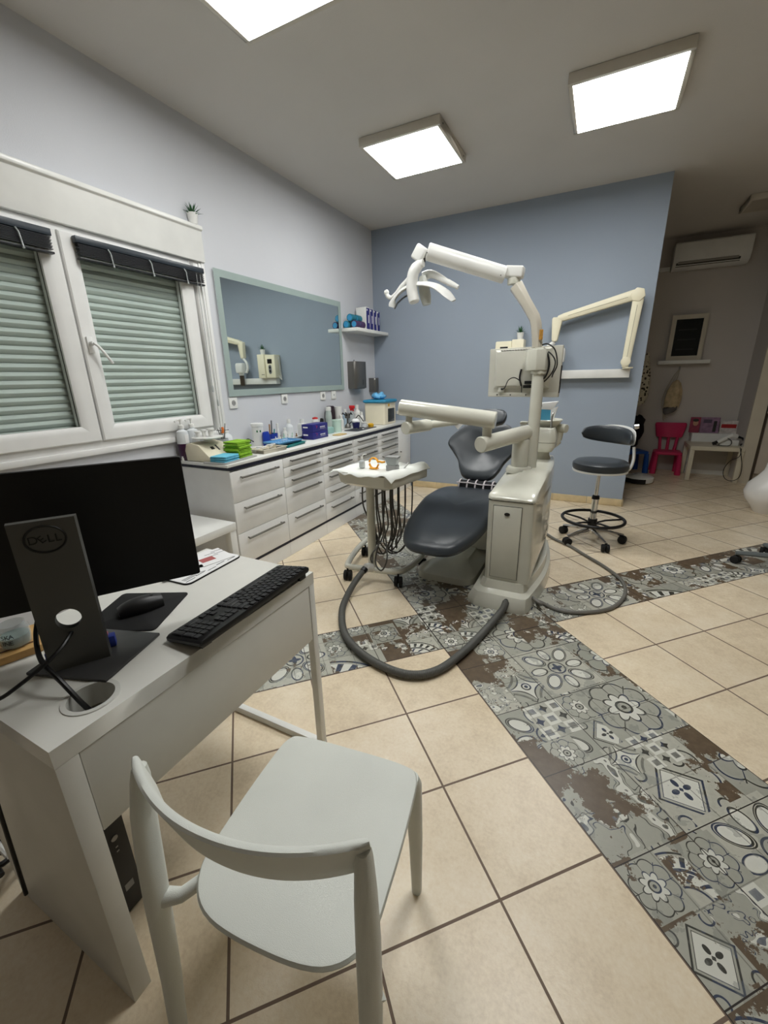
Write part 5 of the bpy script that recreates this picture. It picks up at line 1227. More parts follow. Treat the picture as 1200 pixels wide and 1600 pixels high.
q = MB(ogd); q.bb(DX1-0.02, DX1-0.002, DY0+0.042, DY1-0.028, 0.495, DZ-0.042); q.build('drawer_front', DESKW, dk, bevel=0.0012)
q = MB(ogd); q.bb(DX0+0.02, DX1-0.03, DY0+0.15, DY1-0.04, 0.56, 0.575); q.bb(DX0+0.005, DX0+0.02, DY0+0.04, DY1-0.03, 0.45, DZ-0.041); q.build('drawer_box', DESKW, dk)
for x in (DX1-0.026, DX0+0.0):
    q = MB(ogd); q.bb(x, x+0.026, DY1-0.026, DY1-0.0, 0.03, DZ-0.0405); q.build('leg', WHITE, dk, bevel=0.002)
q = MB(ogd); q.bb(DX0-0.0, DX1, DY1-0.026, DY1, 0.0, 0.03); q.bb(DX0, DX1, DY1-0.026, DY1, DZ-0.28, DZ-0.255) if False else None; q.build('floor_rail', WHITE, dk, bevel=0.003)
q = MB(ogd); q.bb(DX0+0.026, DX1-0.026, DY1-0.024, DY1-0.002, DZ-0.20, DZ-0.0405); q.build('end_apron', DESKW, dk)

# computer screen seen from behind
AZ = R(33); U_ = Vector((math.sin(AZ), math.cos(AZ), 0)); Nn = Vector((math.cos(AZ), -math.sin(AZ), 0)); Zz = Vector((0, 0, 1))
ms = thing('desktop_monitor', 'large black desktop monitor seen from behind on a grey stand', 'monitor', (-0.995, 0.44, DZ)); ogm = (-0.995, 0.44, DZ)
cr = Vector((-0.935, 0.703, 0.848))
pcn = cr-U_*0.27+Zz*0.163
q = MB(ogm); Mp = frame_M(pcn, U_, Zz)           # local z = U x Z  = towards camera?
side = 1 if (Mp.to_3x3() @ Vector((0, 0, 1))).dot(Nn) > 0 else -1
q.pad(rrect(0.54, 0.326, 0.006), 0.014, M=Mp @ Matrix.Translation((0, 0, -0.007)), prof=[(0.05, 0), (0.995, 0), (1, 0.2), (1, 0.8), (0.995, 1), (0.05, 1)]); q.build('panel', BLACKM, ms)
q = MB(ogm); q.pad(rrect(0.526, 0.30, 0.002), 0.001, M=Mp @ Matrix.Translation((0, 0.004, -0.0085 if side > 0 else 0.0075))); q.build('screen', mat('screen_glass', (6, 6, 8), 0.15), ms)
nb = Vector((-0.985, 0.399, DZ+0.008))
NW, NT, NH = 0.116, 0.018, 0.344
Mn = frame_M(nb, U_, Zz)
if side < 0: Mn = Mn @ Matrix.Rotation(math.pi, 4, 'Y')
q = MB(ogm)
hz = 0.118
def nbox(z0, z1): q.loft([[Mn @ Vector((x, z, y)) for x, y in ((-NW/2, -NT/2), (-NW/2*0.96, NT/2), (NW/2*0.96, NT/2), (NW/2, -NT/2))] for z in (z0, z1)])
nbox(0, hz-0.032); nbox(hz+0.032, NH)
for sx in (-1, 1): q.loft([[Mn @ Vector((x, z, y)) for x, y in ((sx*0.032, -NT/2), (sx*0.032, NT/2), (sx*NW/2*0.96, NT/2), (sx*NW/2, -NT/2))] for z in (hz-0.032, hz+0.032)])
holed(q, 0, hz, -NT/2, NT/2, 0.064, 0.064, 0.0235, M=Mn)
nk = q.build('stand_neck', mat('stand_grey', (80, 80, 76), 0.5), ms)
q = MB(ogm); q.tube([Mn @ Vector((0.034*math.cos(a), NH-0.040+0.028*math.sin(a), NT/2+0.0002)) for a in [i*2*math.pi/40 for i in range(40)]], 0.0024, n=6, closed=True); q.build('logo_ring', mat('logo_dark', (14, 14, 14), 0.5), nk)
Ml = Matrix.Translation(-Vector(ogm)) @ Mn @ Matrix.Translation((0, NH-0.040, NT/2+0.0004))
LG = mat('logo_dark', (0, 0, 0))
text_mesh('D', 0.024, 0.0008, 'logo_letter', LG, nk, Ml @ Matrix.Translation((-0.0205, 0, 0)))
text_mesh('E', 0.022, 0.0008, 'logo_letter', LG, nk, Ml @ Matrix.Translation((-0.006, 0, 0)) @ Matrix.Rotation(R(32), 4, 'Z'))
text_mesh('L', 0.024, 0.0008, 'logo_letter', LG, nk, Ml @ Matrix.Translation((0.0085, 0, 0)))
text_mesh('L', 0.024, 0.0008, 'logo_letter', LG, nk, Ml @ Matrix.Translation((0.021, 0, 0)))
q = MB(ogm); q.loft([[nb+U_*0.03*c+Zz*(0.19+0.03*s_)+Nn*d for c, s_ in ((-1, -1), (1, -1), (1, 1), (-1, 1))] for d in (-NT/2, -0.085)]); q.build('hinge', BLACK, ms)
bp_ = [(-1.062, 0.323), (-0.874, 0.385), (-0.928, 0.553), (-1.116, 0.491)]
q = MB(ogm); q.prism(bp_, DZ+0.0005, DZ+0.008); q.build('stand_base', mat('stand_base_grey', (62, 62, 62), 0.35), ms, bevel=0.002)
def dcable(pts, lab, r=0.0042):
    q = MB(pts[0]); q.tube(spl(pts, 8, False), r, n=8); tag(q.build('power_cable', BLACK), lab, 'cable')
dcable([(-1.072, 0.385, 0.872), (-1.045, 0.355, 0.83), (-0.985, 0.330, 0.80), (-0.925, 0.328, 0.775), (-0.885, 0.334, 0.735), (-0.868, 0.345, 0.69), (-0.87, 0.35, 0.62)], 'black cable running from the monitor down into the desk grommet', 0.005)
dcable([(-1.04, 0.46, 0.80), (-1.01, 0.42, 0.825), (-0.978, 0.392, 0.832), (-0.955, 0.355, 0.82), (-0.955, 0.31, 0.80), (-0.98, 0.262, 0.77), (-1.03, 0.225, 0.73), (-1.06, 0.215, 0.60), (-1.08, 0.20, 0.2)], 'black cable threaded through the round hole in the monitor stand', 0.0042)

# keyboard
kbd = thing('keyboard', 'long black keyboard along the front edge of the desk', 'keyboard', (-0.832, 0.762, DZ))
Mk = Matrix.Rotation(R(2.2), 4, 'Z') @ Matrix.Translation((0, 0, 0.018)) @ Matrix.Rotation(R(-7), 4, 'Y')
# local: x = depth (player at -x), y = length (left hand at +y)
q = MB(); q.pad(rrect(0.125, 0.445, 0.008), 0.016, M=Mk @ Matrix.Translation((0, 0, -0.008)), prof=[(0.05, 0), (0.98, 0), (1, 0.3), (1, 0.75), (0.975, 1), (0.05, 1)]); q.build('case', BLACK, kbd)
for sy in (-0.19, 0.19):
    q = MB(); q.box((0.045, sy, 0.008), (0.012, 0.03, 0.014)); q.build('foot', BLACK, kbd, bevel=0.001)
KEYM = mat('key_black', (26, 26, 28), 0.45)
kcache = {}
def key(u, v, wu=1.0, wv=1.0):
    """u: key units from left edge, v: row 0 (bottom) .. 5 (top)"""
    k_ = (round(wu, 2), round(wv, 2)); P_ = 0.0187
    if k_ not in kcache:
        q = MB(); q.pad(rrect(wv*P_-0.0025, wu*P_-0.0025, 0.0015, n=2), 0.004, prof=[(0.05, 0), (1, 0), (0.93, 0.9), (0.88, 1.0), (0.05, 0.9)]); o = q.build('key', KEYM, kbd); kcache[k_] = o
    else:
        o = kcache[k_].copy(); COL.objects.link(o); o.parent = kbd
    x = -0.049+(v+wv/2-0.5+0.5)*0.0187-0.002; y = 0.213-(u+wu/2)*0.0187
    o.matrix_local = Mk @ Matrix.Translation((x, y, 0.0078))
for i in range(12): key(i*1.24+(0.2 if i else 0), 5, 1.0)
for i in range(13): key(i, 4)
key(13, 4, 2)
key(0, 3, 1.5); [key(1.5+i, 3) for i in range(12)]; key(13.5, 3, 1.5)
key(0, 2, 1.75); [key(1.75+i, 2) for i in range(11)]; key(12.75, 2, 2.25)
key(0, 1, 2.25); [key(2.25+i, 1) for i in range(10)]; key(12.25, 1, 2.75)
for u_, w_ in ((0, 1.25), (1.25, 1.25), (2.5, 1.25), (3.75, 6.25), (10, 1.25), (11.25, 1.25), (12.5, 1.25), (13.75, 1.25)): key(u_, 0, w_)
for u_, v_ in ((15.4, 4), (16.4, 4), (17.4, 4), (15.4, 3), (16.4, 3), (17.4, 3), (16.4, 1), (15.4, 0), (16.4, 0), (17.4, 0)): key(u_, v_)
for i in range(4): key(18.8+i, 4)
for r_ in (3, 2, 1):
    for i in range(3): key(18.8+i, r_)
key(21.8, 2, 1, 2); key(18.8, 0, 2); key(20.8, 0); key(21.8, 0, 1, 2)
# mouse pad and mouse
a_ = Vector((-0.18, -0.09, 0)); b_ = Vector((0.10, -0.176, 0)); cN = Vector((-1.093, 0.604, DZ))
q = MB(); q.pad(rrect(0.2, 0.2, 0.012), 0.003, prof=[(0.05, 0), (1, 0), (1, 0.8), (0.99, 1), (0.05, 1)]); o = q.build('mouse_pad', mat('pad_black', (8, 8, 9), 0.8), loc=cN+Vector((0, 0, 0.0006))); o.rotation_euler = (0, 0, math.atan2(a_.y, a_.x)); tag(o, 'black square mouse pad beside the monitor stand', 'mouse pad')
t = thing('computer_mouse', 'black computer mouse on the black pad', 'mouse', (-1.088, 0.612, DZ+0.004), rz=R(66))
q = MB(); q.loft([[((-0.055+0.11*i/10)*1.0, wy*0.031*(0.6+0.4*math.sin(math.pi*(0.12+0.76*i/10))), hz2*0.036*(0.35+0.65*math.sin(math.pi*(0.1+0.68*(i/10)**0.8)))) for wy, hz2 in ((-1, 0), (-1.02, 0.35), (-0.8, 0.8), (-0.3, 1.0), (0.3, 1.0), (0.8, 0.8), (1.02, 0.35), (1, 0))] for i in range(11)]); q.build('shell', mat('mouse_black', (24, 24, 25), 0.4), t, ang=60)
q = MB(); q.cyl((0.03, -0.004, 0.0285), (0.03, 0.004, 0.0285), 0.007, n=16); q.build('scroll_wheel', mat('wheel_grey', (60, 60, 60), 0.4), t)
# desk mat with papers
t = thing('desk_mat', 'white desk mat with rounded corners and black rim at the far desk corner', 'desk mat', (-1.178, 0.885, DZ+0.0006), rz=R(3))
q = MB(); q.pad(rrect(0.165, 0.245, 0.02), 0.004, prof=[(0.05, 0), (1, 0), (1, 0.6), (0.99, 1), (0.05, 1)]); q.build('black_rim', BLACK, t)
q = MB(); q.pad(rrect(0.160, 0.240, 0.018), 0.001, M=Matrix.Translation((0, 0, 0.0041)), prof=[(0.05, 0), (1, 0), (1, 1), (0.05, 1)]); q.build('white_sheet', PAPER, t)
q = MB()
for k in range(5): q.box((0.066-0.0065*(k % 2), -0.095+0.045*k, 0.0055), (0.003, 0.036, 0.0004))
for k in range(3): q.box((0.055-0.006*(k % 3), -0.085, 0.0055), (0.002, 0.05, 0.0004))
o = q.build('printed_lines', mat('print_grey', (90, 90, 96), 0.7), t); o['kind'] = 'stuff'
t = thing('paper_sheet', 'white sheet with a red square lying on the desk mat', 'paper', (-1.195, 0.935, DZ+0.0066), rz=R(-14))
q = MB(); q.box((0, 0, 0.0006), (0.12, 0.15, 0.0012)); q.build('sheet', PAPER, t)
q = MB(); q.box((0.012, -0.005, 0.0015), (0.036, 0.05, 0.0004)); q.build('red_square', mat('muted_red', (176, 92, 92), 0.7), t)
q = MB()
for k in range(4): q.box((-0.04+0.012*k, 0.055-0.03*(k % 2), 0.0015), (0.002, 0.04, 0.0004))
o = q.build('printed_lines', mat('print_grey', (0, 0, 0)), t); o['kind'] = 'stuff'
q = MB(); q.box((0, 0, 0.0006), (0.06, 0.13, 0.0012)); o = q.build('paper_sheet', PAPER, loc=(-1.175, 0.82, DZ+0.0066)); o.rotation_euler = (0, 0, R(-30)); tag(o, 'crumpled blank slip partly hidden behind the monitor edge', 'paper')
# wooden board and glass jar
WOOD = mat('board_wood', (206, 164, 104), 0.5, var=0.2, scale=22)
cb_ = thing('wooden_board', 'light wooden board with a groove at the left of the desk', 'board', (-1.215, 0.335, DZ+0.0006), rz=R(-18))
q = MB(); q.pad(rrect(0.13, 0.17, 0.012), 0.018, prof=[(0.05, 0), (0.98, 0), (1, 0.2), (1, 0.85), (0.985, 1), (0.05, 1)]); q.build('board', WOOD, cb_)
q = MB(); q.box((0.035, -0.0, 0.0178), (0.006, 0.13, 0.002)); q.build('groove', mat('groove_brown', (90, 50, 24), 0.6), cb_)
t = thing('glass_jar', 'small clear glass with black lettering holding water on the board', 'glass', (-1.185, 0.364, DZ+0.019))
GL2 = mat('jar_glass', (214, 222, 222), 0.05, alpha=0.28)
q = MB(); q.lathe([(0.022, 0), (0.029, 0.004), (0.031, 0.02), (0.031, 0.045), (0.026, 0.052), (0.026, 0.058), (0.0245, 0.058), (0.0245, 0.051), (0.029, 0.044), (0.029, 0.02), (0.026, 0.004), (0.001, 0.003)], n=32); q.build('glass_wall', GL2, t)
q = MB(); q.lathe([(0.026, 0.0042), (0.0285, 0.02), (0.0285, 0.028), (0.001, 0.028)], n=28); q.build('water', mat('bluish_water', (164, 192, 188), 0.1, alpha=0.75), t)
for k, chs in enumerate(('ISKA', 'LINE')):
    for i, ch in enumerate(chs):
        a = R(-75+15*i-4*k); M_ = frame_M((0.0314*math.cos(a), 0.0314*math.sin(a), 0.036-0.016*k), (-math.sin(a), math.cos(a), 0), (0, 0, 1))
        text_mesh(ch, 0.015, 0.0002, 'letter', BLACK, t, M_)
t = thing('small_figurine_box', 'little blue and pink box standing behind the monitor neck', 'box', nb+Vector((-0.034, 0.022, 0.0006)), rz=math.pi/2-AZ)
q = MB(); q.box((0.0, 0, 0.014), (0.135, 0.022, 0.028)); q.build('blue_body', mat('toy_blue', (40, 60, 150), 0.5), t, bevel=0.002)
q = MB(); q.box((0.0, 0, 0.032), (0.11, 0.018, 0.007)); q.build('pink_top', mat('toy_pink', (210, 120, 130), 0.5), t, bevel=0.002)
# computer tower
t = thing('computer_tower', 'black computer tower under the desk beside the slab side', 'computer', (-1.10, 0.332, 0))
q = MB(); q.box((0, 0, 0.177), (0.27, 0.10, 0.35)); q.build('case', BLACKM, t, bevel=0.004)
q = MB(); q.box((0.137, 0, 0.177), (0.006, 0.094, 0.34)); q.build('front_panel', BLACK, t, bevel=0.002)
q = MB(); q.cyl((0.139, 0.018, 0.265), (0.142, 0.018, 0.265), 0.008, n=20); q.build('power_button', STEEL, t)
q = MB(); q.box((0.1405, 0.018, 0.235), (0.001, 0.006, 0.004)); q.box((0.1405, 0.018, 0.22), (0.001, 0.006, 0.004)); q.build('port', STEEL, t)
q = MB(); q.box((0.1405, 0.02, 0.09), (0.001, 0.022, 0.022)); q.build('badge', mat('badge_silver', (150, 150, 150), 0.4), t)
# cable tangle behind the desk
for k in range(7):
    rk = random.Random(40+k); pts = []
    for j in range(9): pts.append((-1.50+0.16*math.sin(j*1.1+k)+rk.uniform(-.03, .03), 0.42+0.20*math.cos(j*0.8+k*1.3)+rk.uniform(-.03, .03), 0.012+0.012*k+0.02*rk.random()))
    q = MB(pts[0]); q.tube(spl(pts, 7, False), 0.008, n=8)
    tag(q.build('floor_cable', BLACK if k % 3 else GLOSSW), ['thick white cable lying lowest in the tangle behind the desk', 'black cable in the tangle behind the desk, curving nearest the side panel', 'black cable in the tangle behind the desk, looping towards the wall', 'white cable across the middle of the tangle behind the desk', 'black cable crossing over the white cable behind the desk', 'black cable high in the tangle behind the desk', 'white cable lying on top of the tangle behind the desk'][k], 'cable', 'cables tangled on the floor behind the desk')

# ================================================================== WHITE CHAIR
ch = thing('plastic_chair', 'white moulded plastic chair with curved open backrest at the desk', 'chair', (-0.435, 0.49, 0), rz=R(7.5))
PL = MATTW
# seat (local +y is forward)
so2 = spl2([(0, -0.205), (-0.12, -0.192), (-0.178, -0.135), (-0.188, -0.04), (-0.187, 0.10), (-0.178, 0.185), (-0.14, 0.208), (0, 0.212), (0.14, 0.208), (0.178, 0.185), (0.187, 0.10), (0.188, -0.04), (0.178, -0.135), (0.12, -0.192)], 6)
q = MB(); q.pad(so2, 0.016, prof=[(0.03, 0), (0.97, 0.0), (0.995, 0.25), (1.0, 0.6), (0.985, 0.95), (0.965, 1.0), (0.6, 0.75), (0.03, 0.6)], deform=lambda v: Vector((v.x, v.y, v.z+0.428-0.006*max(0, v.y-0.1)/0.1*0.0))); q.build('seat', PL, ch)
def leg_sec(p, a, b, d=Vector((0, 0, 1)), rot=0):
    c, s_ = math.cos(rot), math.sin(rot)
    out = []
    for j in range(16):
        t_ = 2*math.pi*j/16; x = a*(abs(math.cos(t_))**0.8)*(1 if math.cos(t_) > 0 else -1); y = b*(abs(math.sin(t_))**0.8)*(1 if math.sin(t_) > 0 else -1)
        out.append(Vector(p)+Vector((x*c-y*s_, x*s_+y*c, 0)))
    return out
for sx in (-1, 1):
    q = MB(); q.loft([leg_sec((sx*0.172, 0.21, 0.0), 0.013, 0.015), leg_sec((sx*0.170, 0.205, 0.2), 0.017, 0.019), leg_sec((sx*0.165, 0.195, 0.40), 0.021, 0.024), leg_sec((sx*0.160, 0.185, 0.432), 0.020, 0.022)]); q.build('leg', PL, ch)
    # rear leg rising into the backrest
    q = MB(); pts = [((sx*0.222, -0.232, 0.0), 0.014, 0.015), ((sx*0.226, -0.208, 0.22), 0.016, 0.019), ((sx*0.226, -0.188, 0.42), 0.018, 0.023), ((sx*0.223, -0.177, 0.54), 0.018, 0.023), ((sx*0.219, -0.169, 0.62), 0.016, 0.022), ((sx*0.215, -0.161, 0.68), 0.013, 0.018), ((sx*0.214, -0.158, 0.704), 0.010, 0.013)]
    q.loft([leg_sec((p_[0][0]-(0.026*min(1, 0.55+p_[0][2]) if sx > 0 else 0.026*max(0, (p_[0][2]-0.2)/0.5)), p_[0][1], p_[0][2]), p_[1], p_[2]) for p_ in pts]); q.build('leg', PL, ch)
    q = MB(); q.tube([(sx*0.225-0.018, -0.188, 0.405), (sx*0.195, -0.170, 0.412), (sx*0.165, -0.14, 0.425)], 0.014, n=10, rs=[0.02, 0.013, 0.013]); q.build('seat_bracket', PL, ch)
q = MB(); rg = []; n = 36
for i in range(n+1):
    s_ = -1+2*i/n; x = 0.222*s_-0.026; y = -0.218+0.070*(abs(s_)**2.1)
    tx, ty = 0.222, 0.070*2.1*(abs(s_)**1.1)*(1 if s_ > 0 else -1); L_ = math.hypot(tx, ty); nx_, ny_ = -ty/L_, tx/L_
    e = min(1, (1-abs(s_))*9+0.45); zt = 0.732-0.008*abs(s_)**2; hh_ = (0.105-0.020*abs(s_)**2)*(0.25+0.75*e)
    th = 0.007*(0.4+0.6*e); zb = zt-hh_
    sec = []
    for (o1, z) in ((th, zt-0.004), (th*0.4, zt), (-th*0.6, zt), (-th*1.2, zt-0.004), (-th*0.8, (zt+zb)/2), (-th*0.4, zb+0.004), (0, zb), (th*0.8, zb+0.003), (th, (zt+zb)/2)):
        lean = -0.012*(z-0.69)/0.05
        sec.append((x+nx_*o1, y+ny_*o1+lean, z))
    rg.append(sec)
q.loft(rg); q.build('backrest', PL, ch, ang=50)

# ================================================================== ALCOVE
ac = thing('air_conditioner', 'white wall air conditioner high in the dark alcove', 'air conditioner', (1.0, YA, 2.72)); oga = (1.0, YA, 2.72)
q = MB(oga); q.loft([[(x, y, z) for y, z in ((YA, 2.57), (YA, 2.86), (YA-0.20, 2.86), (YA-0.225, 2.845), (YA-0.225, 2.66), (YA-0.19, 2.60), (YA-0.12, 2.565))] for x in (0.615, 1.385)]); q.build('housing', GLOSSW, ac, bevel=0.008)
q = MB(oga); q.box((0.97, YA-0.205, 2.625), (0.60, 0.05, 0.006), rot=Matrix.Rotation(R(-38), 4, 'X')); q.build('louvre', mat('louvre_grey', (160, 156, 150), 0.4), ac)
q = MB(oga); q.box((0.97, YA-0.196, 2.612), (0.64, 0.003, 0.05), rot=Matrix.Rotation(R(38), 4, 'X')); q.build('air_slot', DGREY, ac)
q = MB((0.5, YA, 2.6)); q.bb(0.30, 0.612, YA-0.05, YA-0.001, 2.585, 2.63); tag(q.build('pipe_cover', GLOSSW), 'white pipe duct left of the air conditioner', 'duct')
q = MB((0.94, YA, 1.48)); q.bb(0.645, 1.215, YA-0.13, YA-0.002, 1.445, 1.49); tag(q.build('wall_ledge', GLOSSW, bevel=0.002), 'white picture ledge on the alcove wall', 'ledge')
t = thing('picture_frame', 'white framed dark glass picture standing on the ledge', 'picture frame', (0.92, YA-0.06, 1.492)); ogp = (0.92, YA-0.06, 1.492)
q = MB(ogp)
for a0, a1, c0, c1 in ((0.73, 0.78, 1.492, 2.05), (1.07, 1.12, 1.492, 2.05), (0.78, 1.07, 1.492, 1.545), (0.78, 1.07, 1.995, 2.05)): q.bb(a0, a1, YA-0.075, YA-0.05, c0, c1)
q.build('frame', mat('cream_frame', (206, 198, 180), 0.45), t)
q = MB(ogp); q.bb(0.775, 1.075, YA-0.062, YA-0.055, 1.54, 2.0); q.build('dark_picture', mat('dark_picture', (26, 30, 30), 0.08), t)
q = MB(ogp)
for z in (1.86, 1.74, 1.62): q.bb(0.82, 1.02, YA-0.0625, YA-0.0621, z, z+0.014)
q.build('faint_lines', BLACK, t)
# cloth bag on hook
t = thing('drawstring_bag', 'beige drawstring backpack with grey bottom hanging on a hook', 'bag', (0.90, YA-0.06, 1.08)); ogb = (0.90, YA-0.06, 1.08)
q = MB(ogb); rg = []
for k, (z, w_, d_) in enumerate(((1.24, 0.015, 0.02), (1.20, 0.05, 0.04), (1.10, 0.085, 0.06), (0.98, 0.095, 0.07), (0.885, 0.085, 0.065))):
    rg.append([(0.905-0.02*k*0.3+w_*(1+0.10*math.cos(5*a))*math.cos(a), YA-0.075+d_*math.sin(a)*(1+0.12*math.cos(7*a)), z) for a in [i*2*math.pi/28 for i in range(28)]])
q.loft(rg); q.build('bag_body', mat('beige_canvas', (196, 176, 140), 0.85, var=0.25, scale=14), t, ang=70)
q = MB(ogb); rg = []
for z, w_, d_ in ((0.884, 0.085, 0.064), (0.83, 0.078, 0.058), (0.80, 0.05, 0.04)):
    rg.append([(0.88+w_*math.cos(a), YA-0.075+d_*math.sin(a), z-0.0+0.02*math.cos(a)) for a in [i*2*math.pi/28 for i in range(28)]])
q.loft(rg); q.build('grey_bottom', mat('grey_canvas', (110, 106, 104), 0.85), t)
for k in range(3):
    q = MB(ogb); q.tube(spl([(0.915, YA-0.03, 1.385), (0.90-0.03*k, YA-0.06, 1.25), (0.83-0.03*k, YA-0.08, 1.0), (0.83-0.01*k, YA-0.08, 0.78), (0.87-0.02*k, YA-0.07, 0.74-0.02*k)], 6, False), 0.004, n=6); q.build('cord', mat('beige_cord', (180, 170, 150), 0.8), t)
t = thing('wall_hook', 'small metal hook under the white ledge', 'hook', (0.915, YA, 1.39))
q = MB(); q.box((0, -0.004, 0), (0.02, 0.006, 0.05)); q.build('plate', STEEL, t); q = MB(); q.tube([(0, -0.005, 0.0), (0, -0.035, -0.005), (0, -0.04, 0.015)], 0.004, n=8); q.build('prong', STEEL, t)
# spotted scarf at the left
mt, nt, b = newmat('spotted_fabric'); tc = nt.nodes.new('ShaderNodeTexCoord'); vo = nt.nodes.new('ShaderNodeTexVoronoi'); vo.inputs['Scale'].default_value = 28
rp = nt.nodes.new('ShaderNodeValToRGB'); rp.color_ramp.elements[0].position = 0.36; rp.color_ramp.elements[0].color = rgb(60, 56, 44); rp.color_ramp.elements[1].position = 0.42; rp.color_ramp.elements[1].color = rgb(214, 208, 186)
nt.links.new(tc.outputs['Object'], vo.inputs['Vector']); nt.links.new(vo.outputs['Distance'], rp.inputs[0]); nt.links.new(rp.outputs[0], b.inputs['Base Color']); b.inputs['Roughness'].default_value = 0.85
q = MB((0.49, YA-0.08, 1.2)); rg = []
for z, w_ in ((1.58, 0.03), (1.45, 0.06), (1.2, 0.10), (1.0, 0.10), (0.90, 0.06)):
    rg.append([(0.49+w_*math.cos(a)*(1+0.12*math.cos(6*a+z*9)), YA-0.08+0.045*math.sin(a), z+0.03*math.cos(a)) for a in [i*2*math.pi/24 for i in range(24)]])
q.loft(rg); tag(q.build('patterned_scarf', mt, ang=70), 'cream and dark spotted scarf hanging beside the end of the blue wall', 'scarf')
def kids_chair(x, y, m_, label, rz):
    t = thing('kids_chair', label, 'chair', (x, y, 0), rz=rz, group='plastic kids chairs')
    q = MB(); q.pad(rrect(0.33, 0.29, 0.04, cy=0.0), 0.04, M=Matrix.Translation((0, 0.0, 0.265))); q.build('seat', m_, t)
    for sx in (-1, 1):
        for sy in (-1, 1):
            q = MB(); q.lathe([(0.036, 0), (0.037, 0.01), (0.028, 0.27)], (0, 0, 0), n=20)
            for v in q.bm.verts: v.co += Vector((sx*(0.145-0.12*v.co.z*0.3), sy*(0.13-0.12*v.co.z*0.3), 0))
            q.build('leg', m_, t)
    for k in (-1, 0, 1):
        q = MB(); q.tube([(k*0.085, 0.13, 0.29), (k*0.095, 0.15, 0.40), (k*0.105, 0.165, 0.50)], 0.02, n=12, rs=[0.021, 0.019, 0.021]); q.build('back_bar', m_, t)
    q = MB(); q.loft([[(xx, yy, z) for xx, yy in ((-w_, 0.148+dy), (-w_*0.9, 0.135+dy), (0, 0.128+dy), (w_*0.9, 0.135+dy), (w_, 0.148+dy), (w_*0.98, 0.172+dy), (0, 0.165+dy), (-w_*0.98, 0.172+dy))] for z, w_, dy in ((0.475, 0.145, 0.0), (0.485, 0.155, 0.002), (0.64, 0.185, 0.02), (0.665, 0.182, 0.022), (0.672, 0.17, 0.022))]); q.build('back_panel', m_, t, ang=55)
    return t
kids_chair(0.925, 6.905, PINK, 'pink plastic kids chair standing beside the low white table', R(-2))
kids_chair(0.50, 6.83, KBLUE, 'blue plastic kids chair half hidden behind the blue wall', R(25))
DRK = mat('black_fabric', (16, 16, 20), 0.85)
for k, (x, y, z, sx, sz, lab) in enumerate(((0.47, 6.93, 0.53, 0.11, 0.24, 'black jacket heaped over the blue kids chair'), (0.535, 6.99, 0.60, 0.075, 0.18, 'dark bag hanging on the blue kids chair back'))):
    q = MB(); q.sph((0, 0, 0), 1.0, (sx, 0.085, sz), n=20)
    for v in q.bm.verts: v.co += Vector((noise.noise(v.co*14), noise.noise(v.co*14+Vector((5, 2, 1)))*0.6, noise.noise(v.co*12+Vector((1, 8, 1)))))*0.03
    tag(q.build(['black_jacket', 'dark_bag'][k], DRK, loc=(x, y-0.0, z), ang=180), lab, ['jacket', 'bag'][k])
# white rack with magazines
t = thing('toy_box', 'white low box cabinet against the alcove wall behind the small table', 'cabinet', (1.40, 7.03, 0))
q = MB(); q.box((0.02, 0, 0.275), (0.49, 0.15, 0.55)); q.build('carcass', WHITE, t, bevel=0.003)
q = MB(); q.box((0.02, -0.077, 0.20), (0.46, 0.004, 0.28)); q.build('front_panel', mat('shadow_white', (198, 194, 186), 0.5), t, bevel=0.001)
COV = [(1.195, 0.115, (150, 60, 84), 'magazine with a portrait cover, left on the white box', (196, 150, 126)), (1.36, 0.205, (150, 120, 146), 'wide mauve magazine in the middle on the white box', (90, 80, 100)), (1.565, 0.185, (214, 206, 200), 'white magazine with red strip, right on the white box', (178, 44, 44))]
for k, (x, w_, c1, lab, c2) in enumerate(COV):
    h = (0.205, 0.205, 0.165)[k]
    t = thing('magazine', lab, 'magazine', (x, 7.02, 0.552), group='magazines standing on the white box')
    q = MB(); q.box((0, 0, h/2), (w_, 0.006, h)); q.build('cover', mat('magazine_cover_%s' % ['rose', 'mauve', 'white'][k], c1, 0.35, var=0.35, scale=16), t)
    cm = mat('magazine_motif_%s' % ['skin', 'plum', 'red'][k], c2, 0.4)
    if k == 0:
        q = MB(); q.pad([(0.030*math.cos(a), 0.038*math.sin(a)) for a in [i*2*math.pi/24 for i in range(24)]], 0.001, M=frame_M((0.005, -0.0031, h*0.62), (1, 0, 0), (0, 0, 1))); q.build('portrait_face', cm, t)
        q = MB(); q.pad([(0.033*math.cos(a), 0.02*math.sin(a)) for a in [i*2*math.pi/24 for i in range(24)]], 0.001, M=frame_M((0.003, -0.0036, h*0.80), (1, 0, 0), (0, 0, 1))); q.build('portrait_hair', DGREY, t)
    elif k == 1:
        q = MB(); q.box((0.055, -0.0035, h*0.42), (0.035, 0.001, h*0.7)); q.build('dark_figure', DGREY, t); q = MB(); q.box((-0.03, -0.0035, h*0.75), (0.09, 0.001, h*0.22)); q.build('plum_band', cm, t)
    else:
        q = MB(); q.box((0.0, -0.0035, h*0.58), (w_*0.86, 0.001, h*0.3)); q.build('red_band', cm, t)
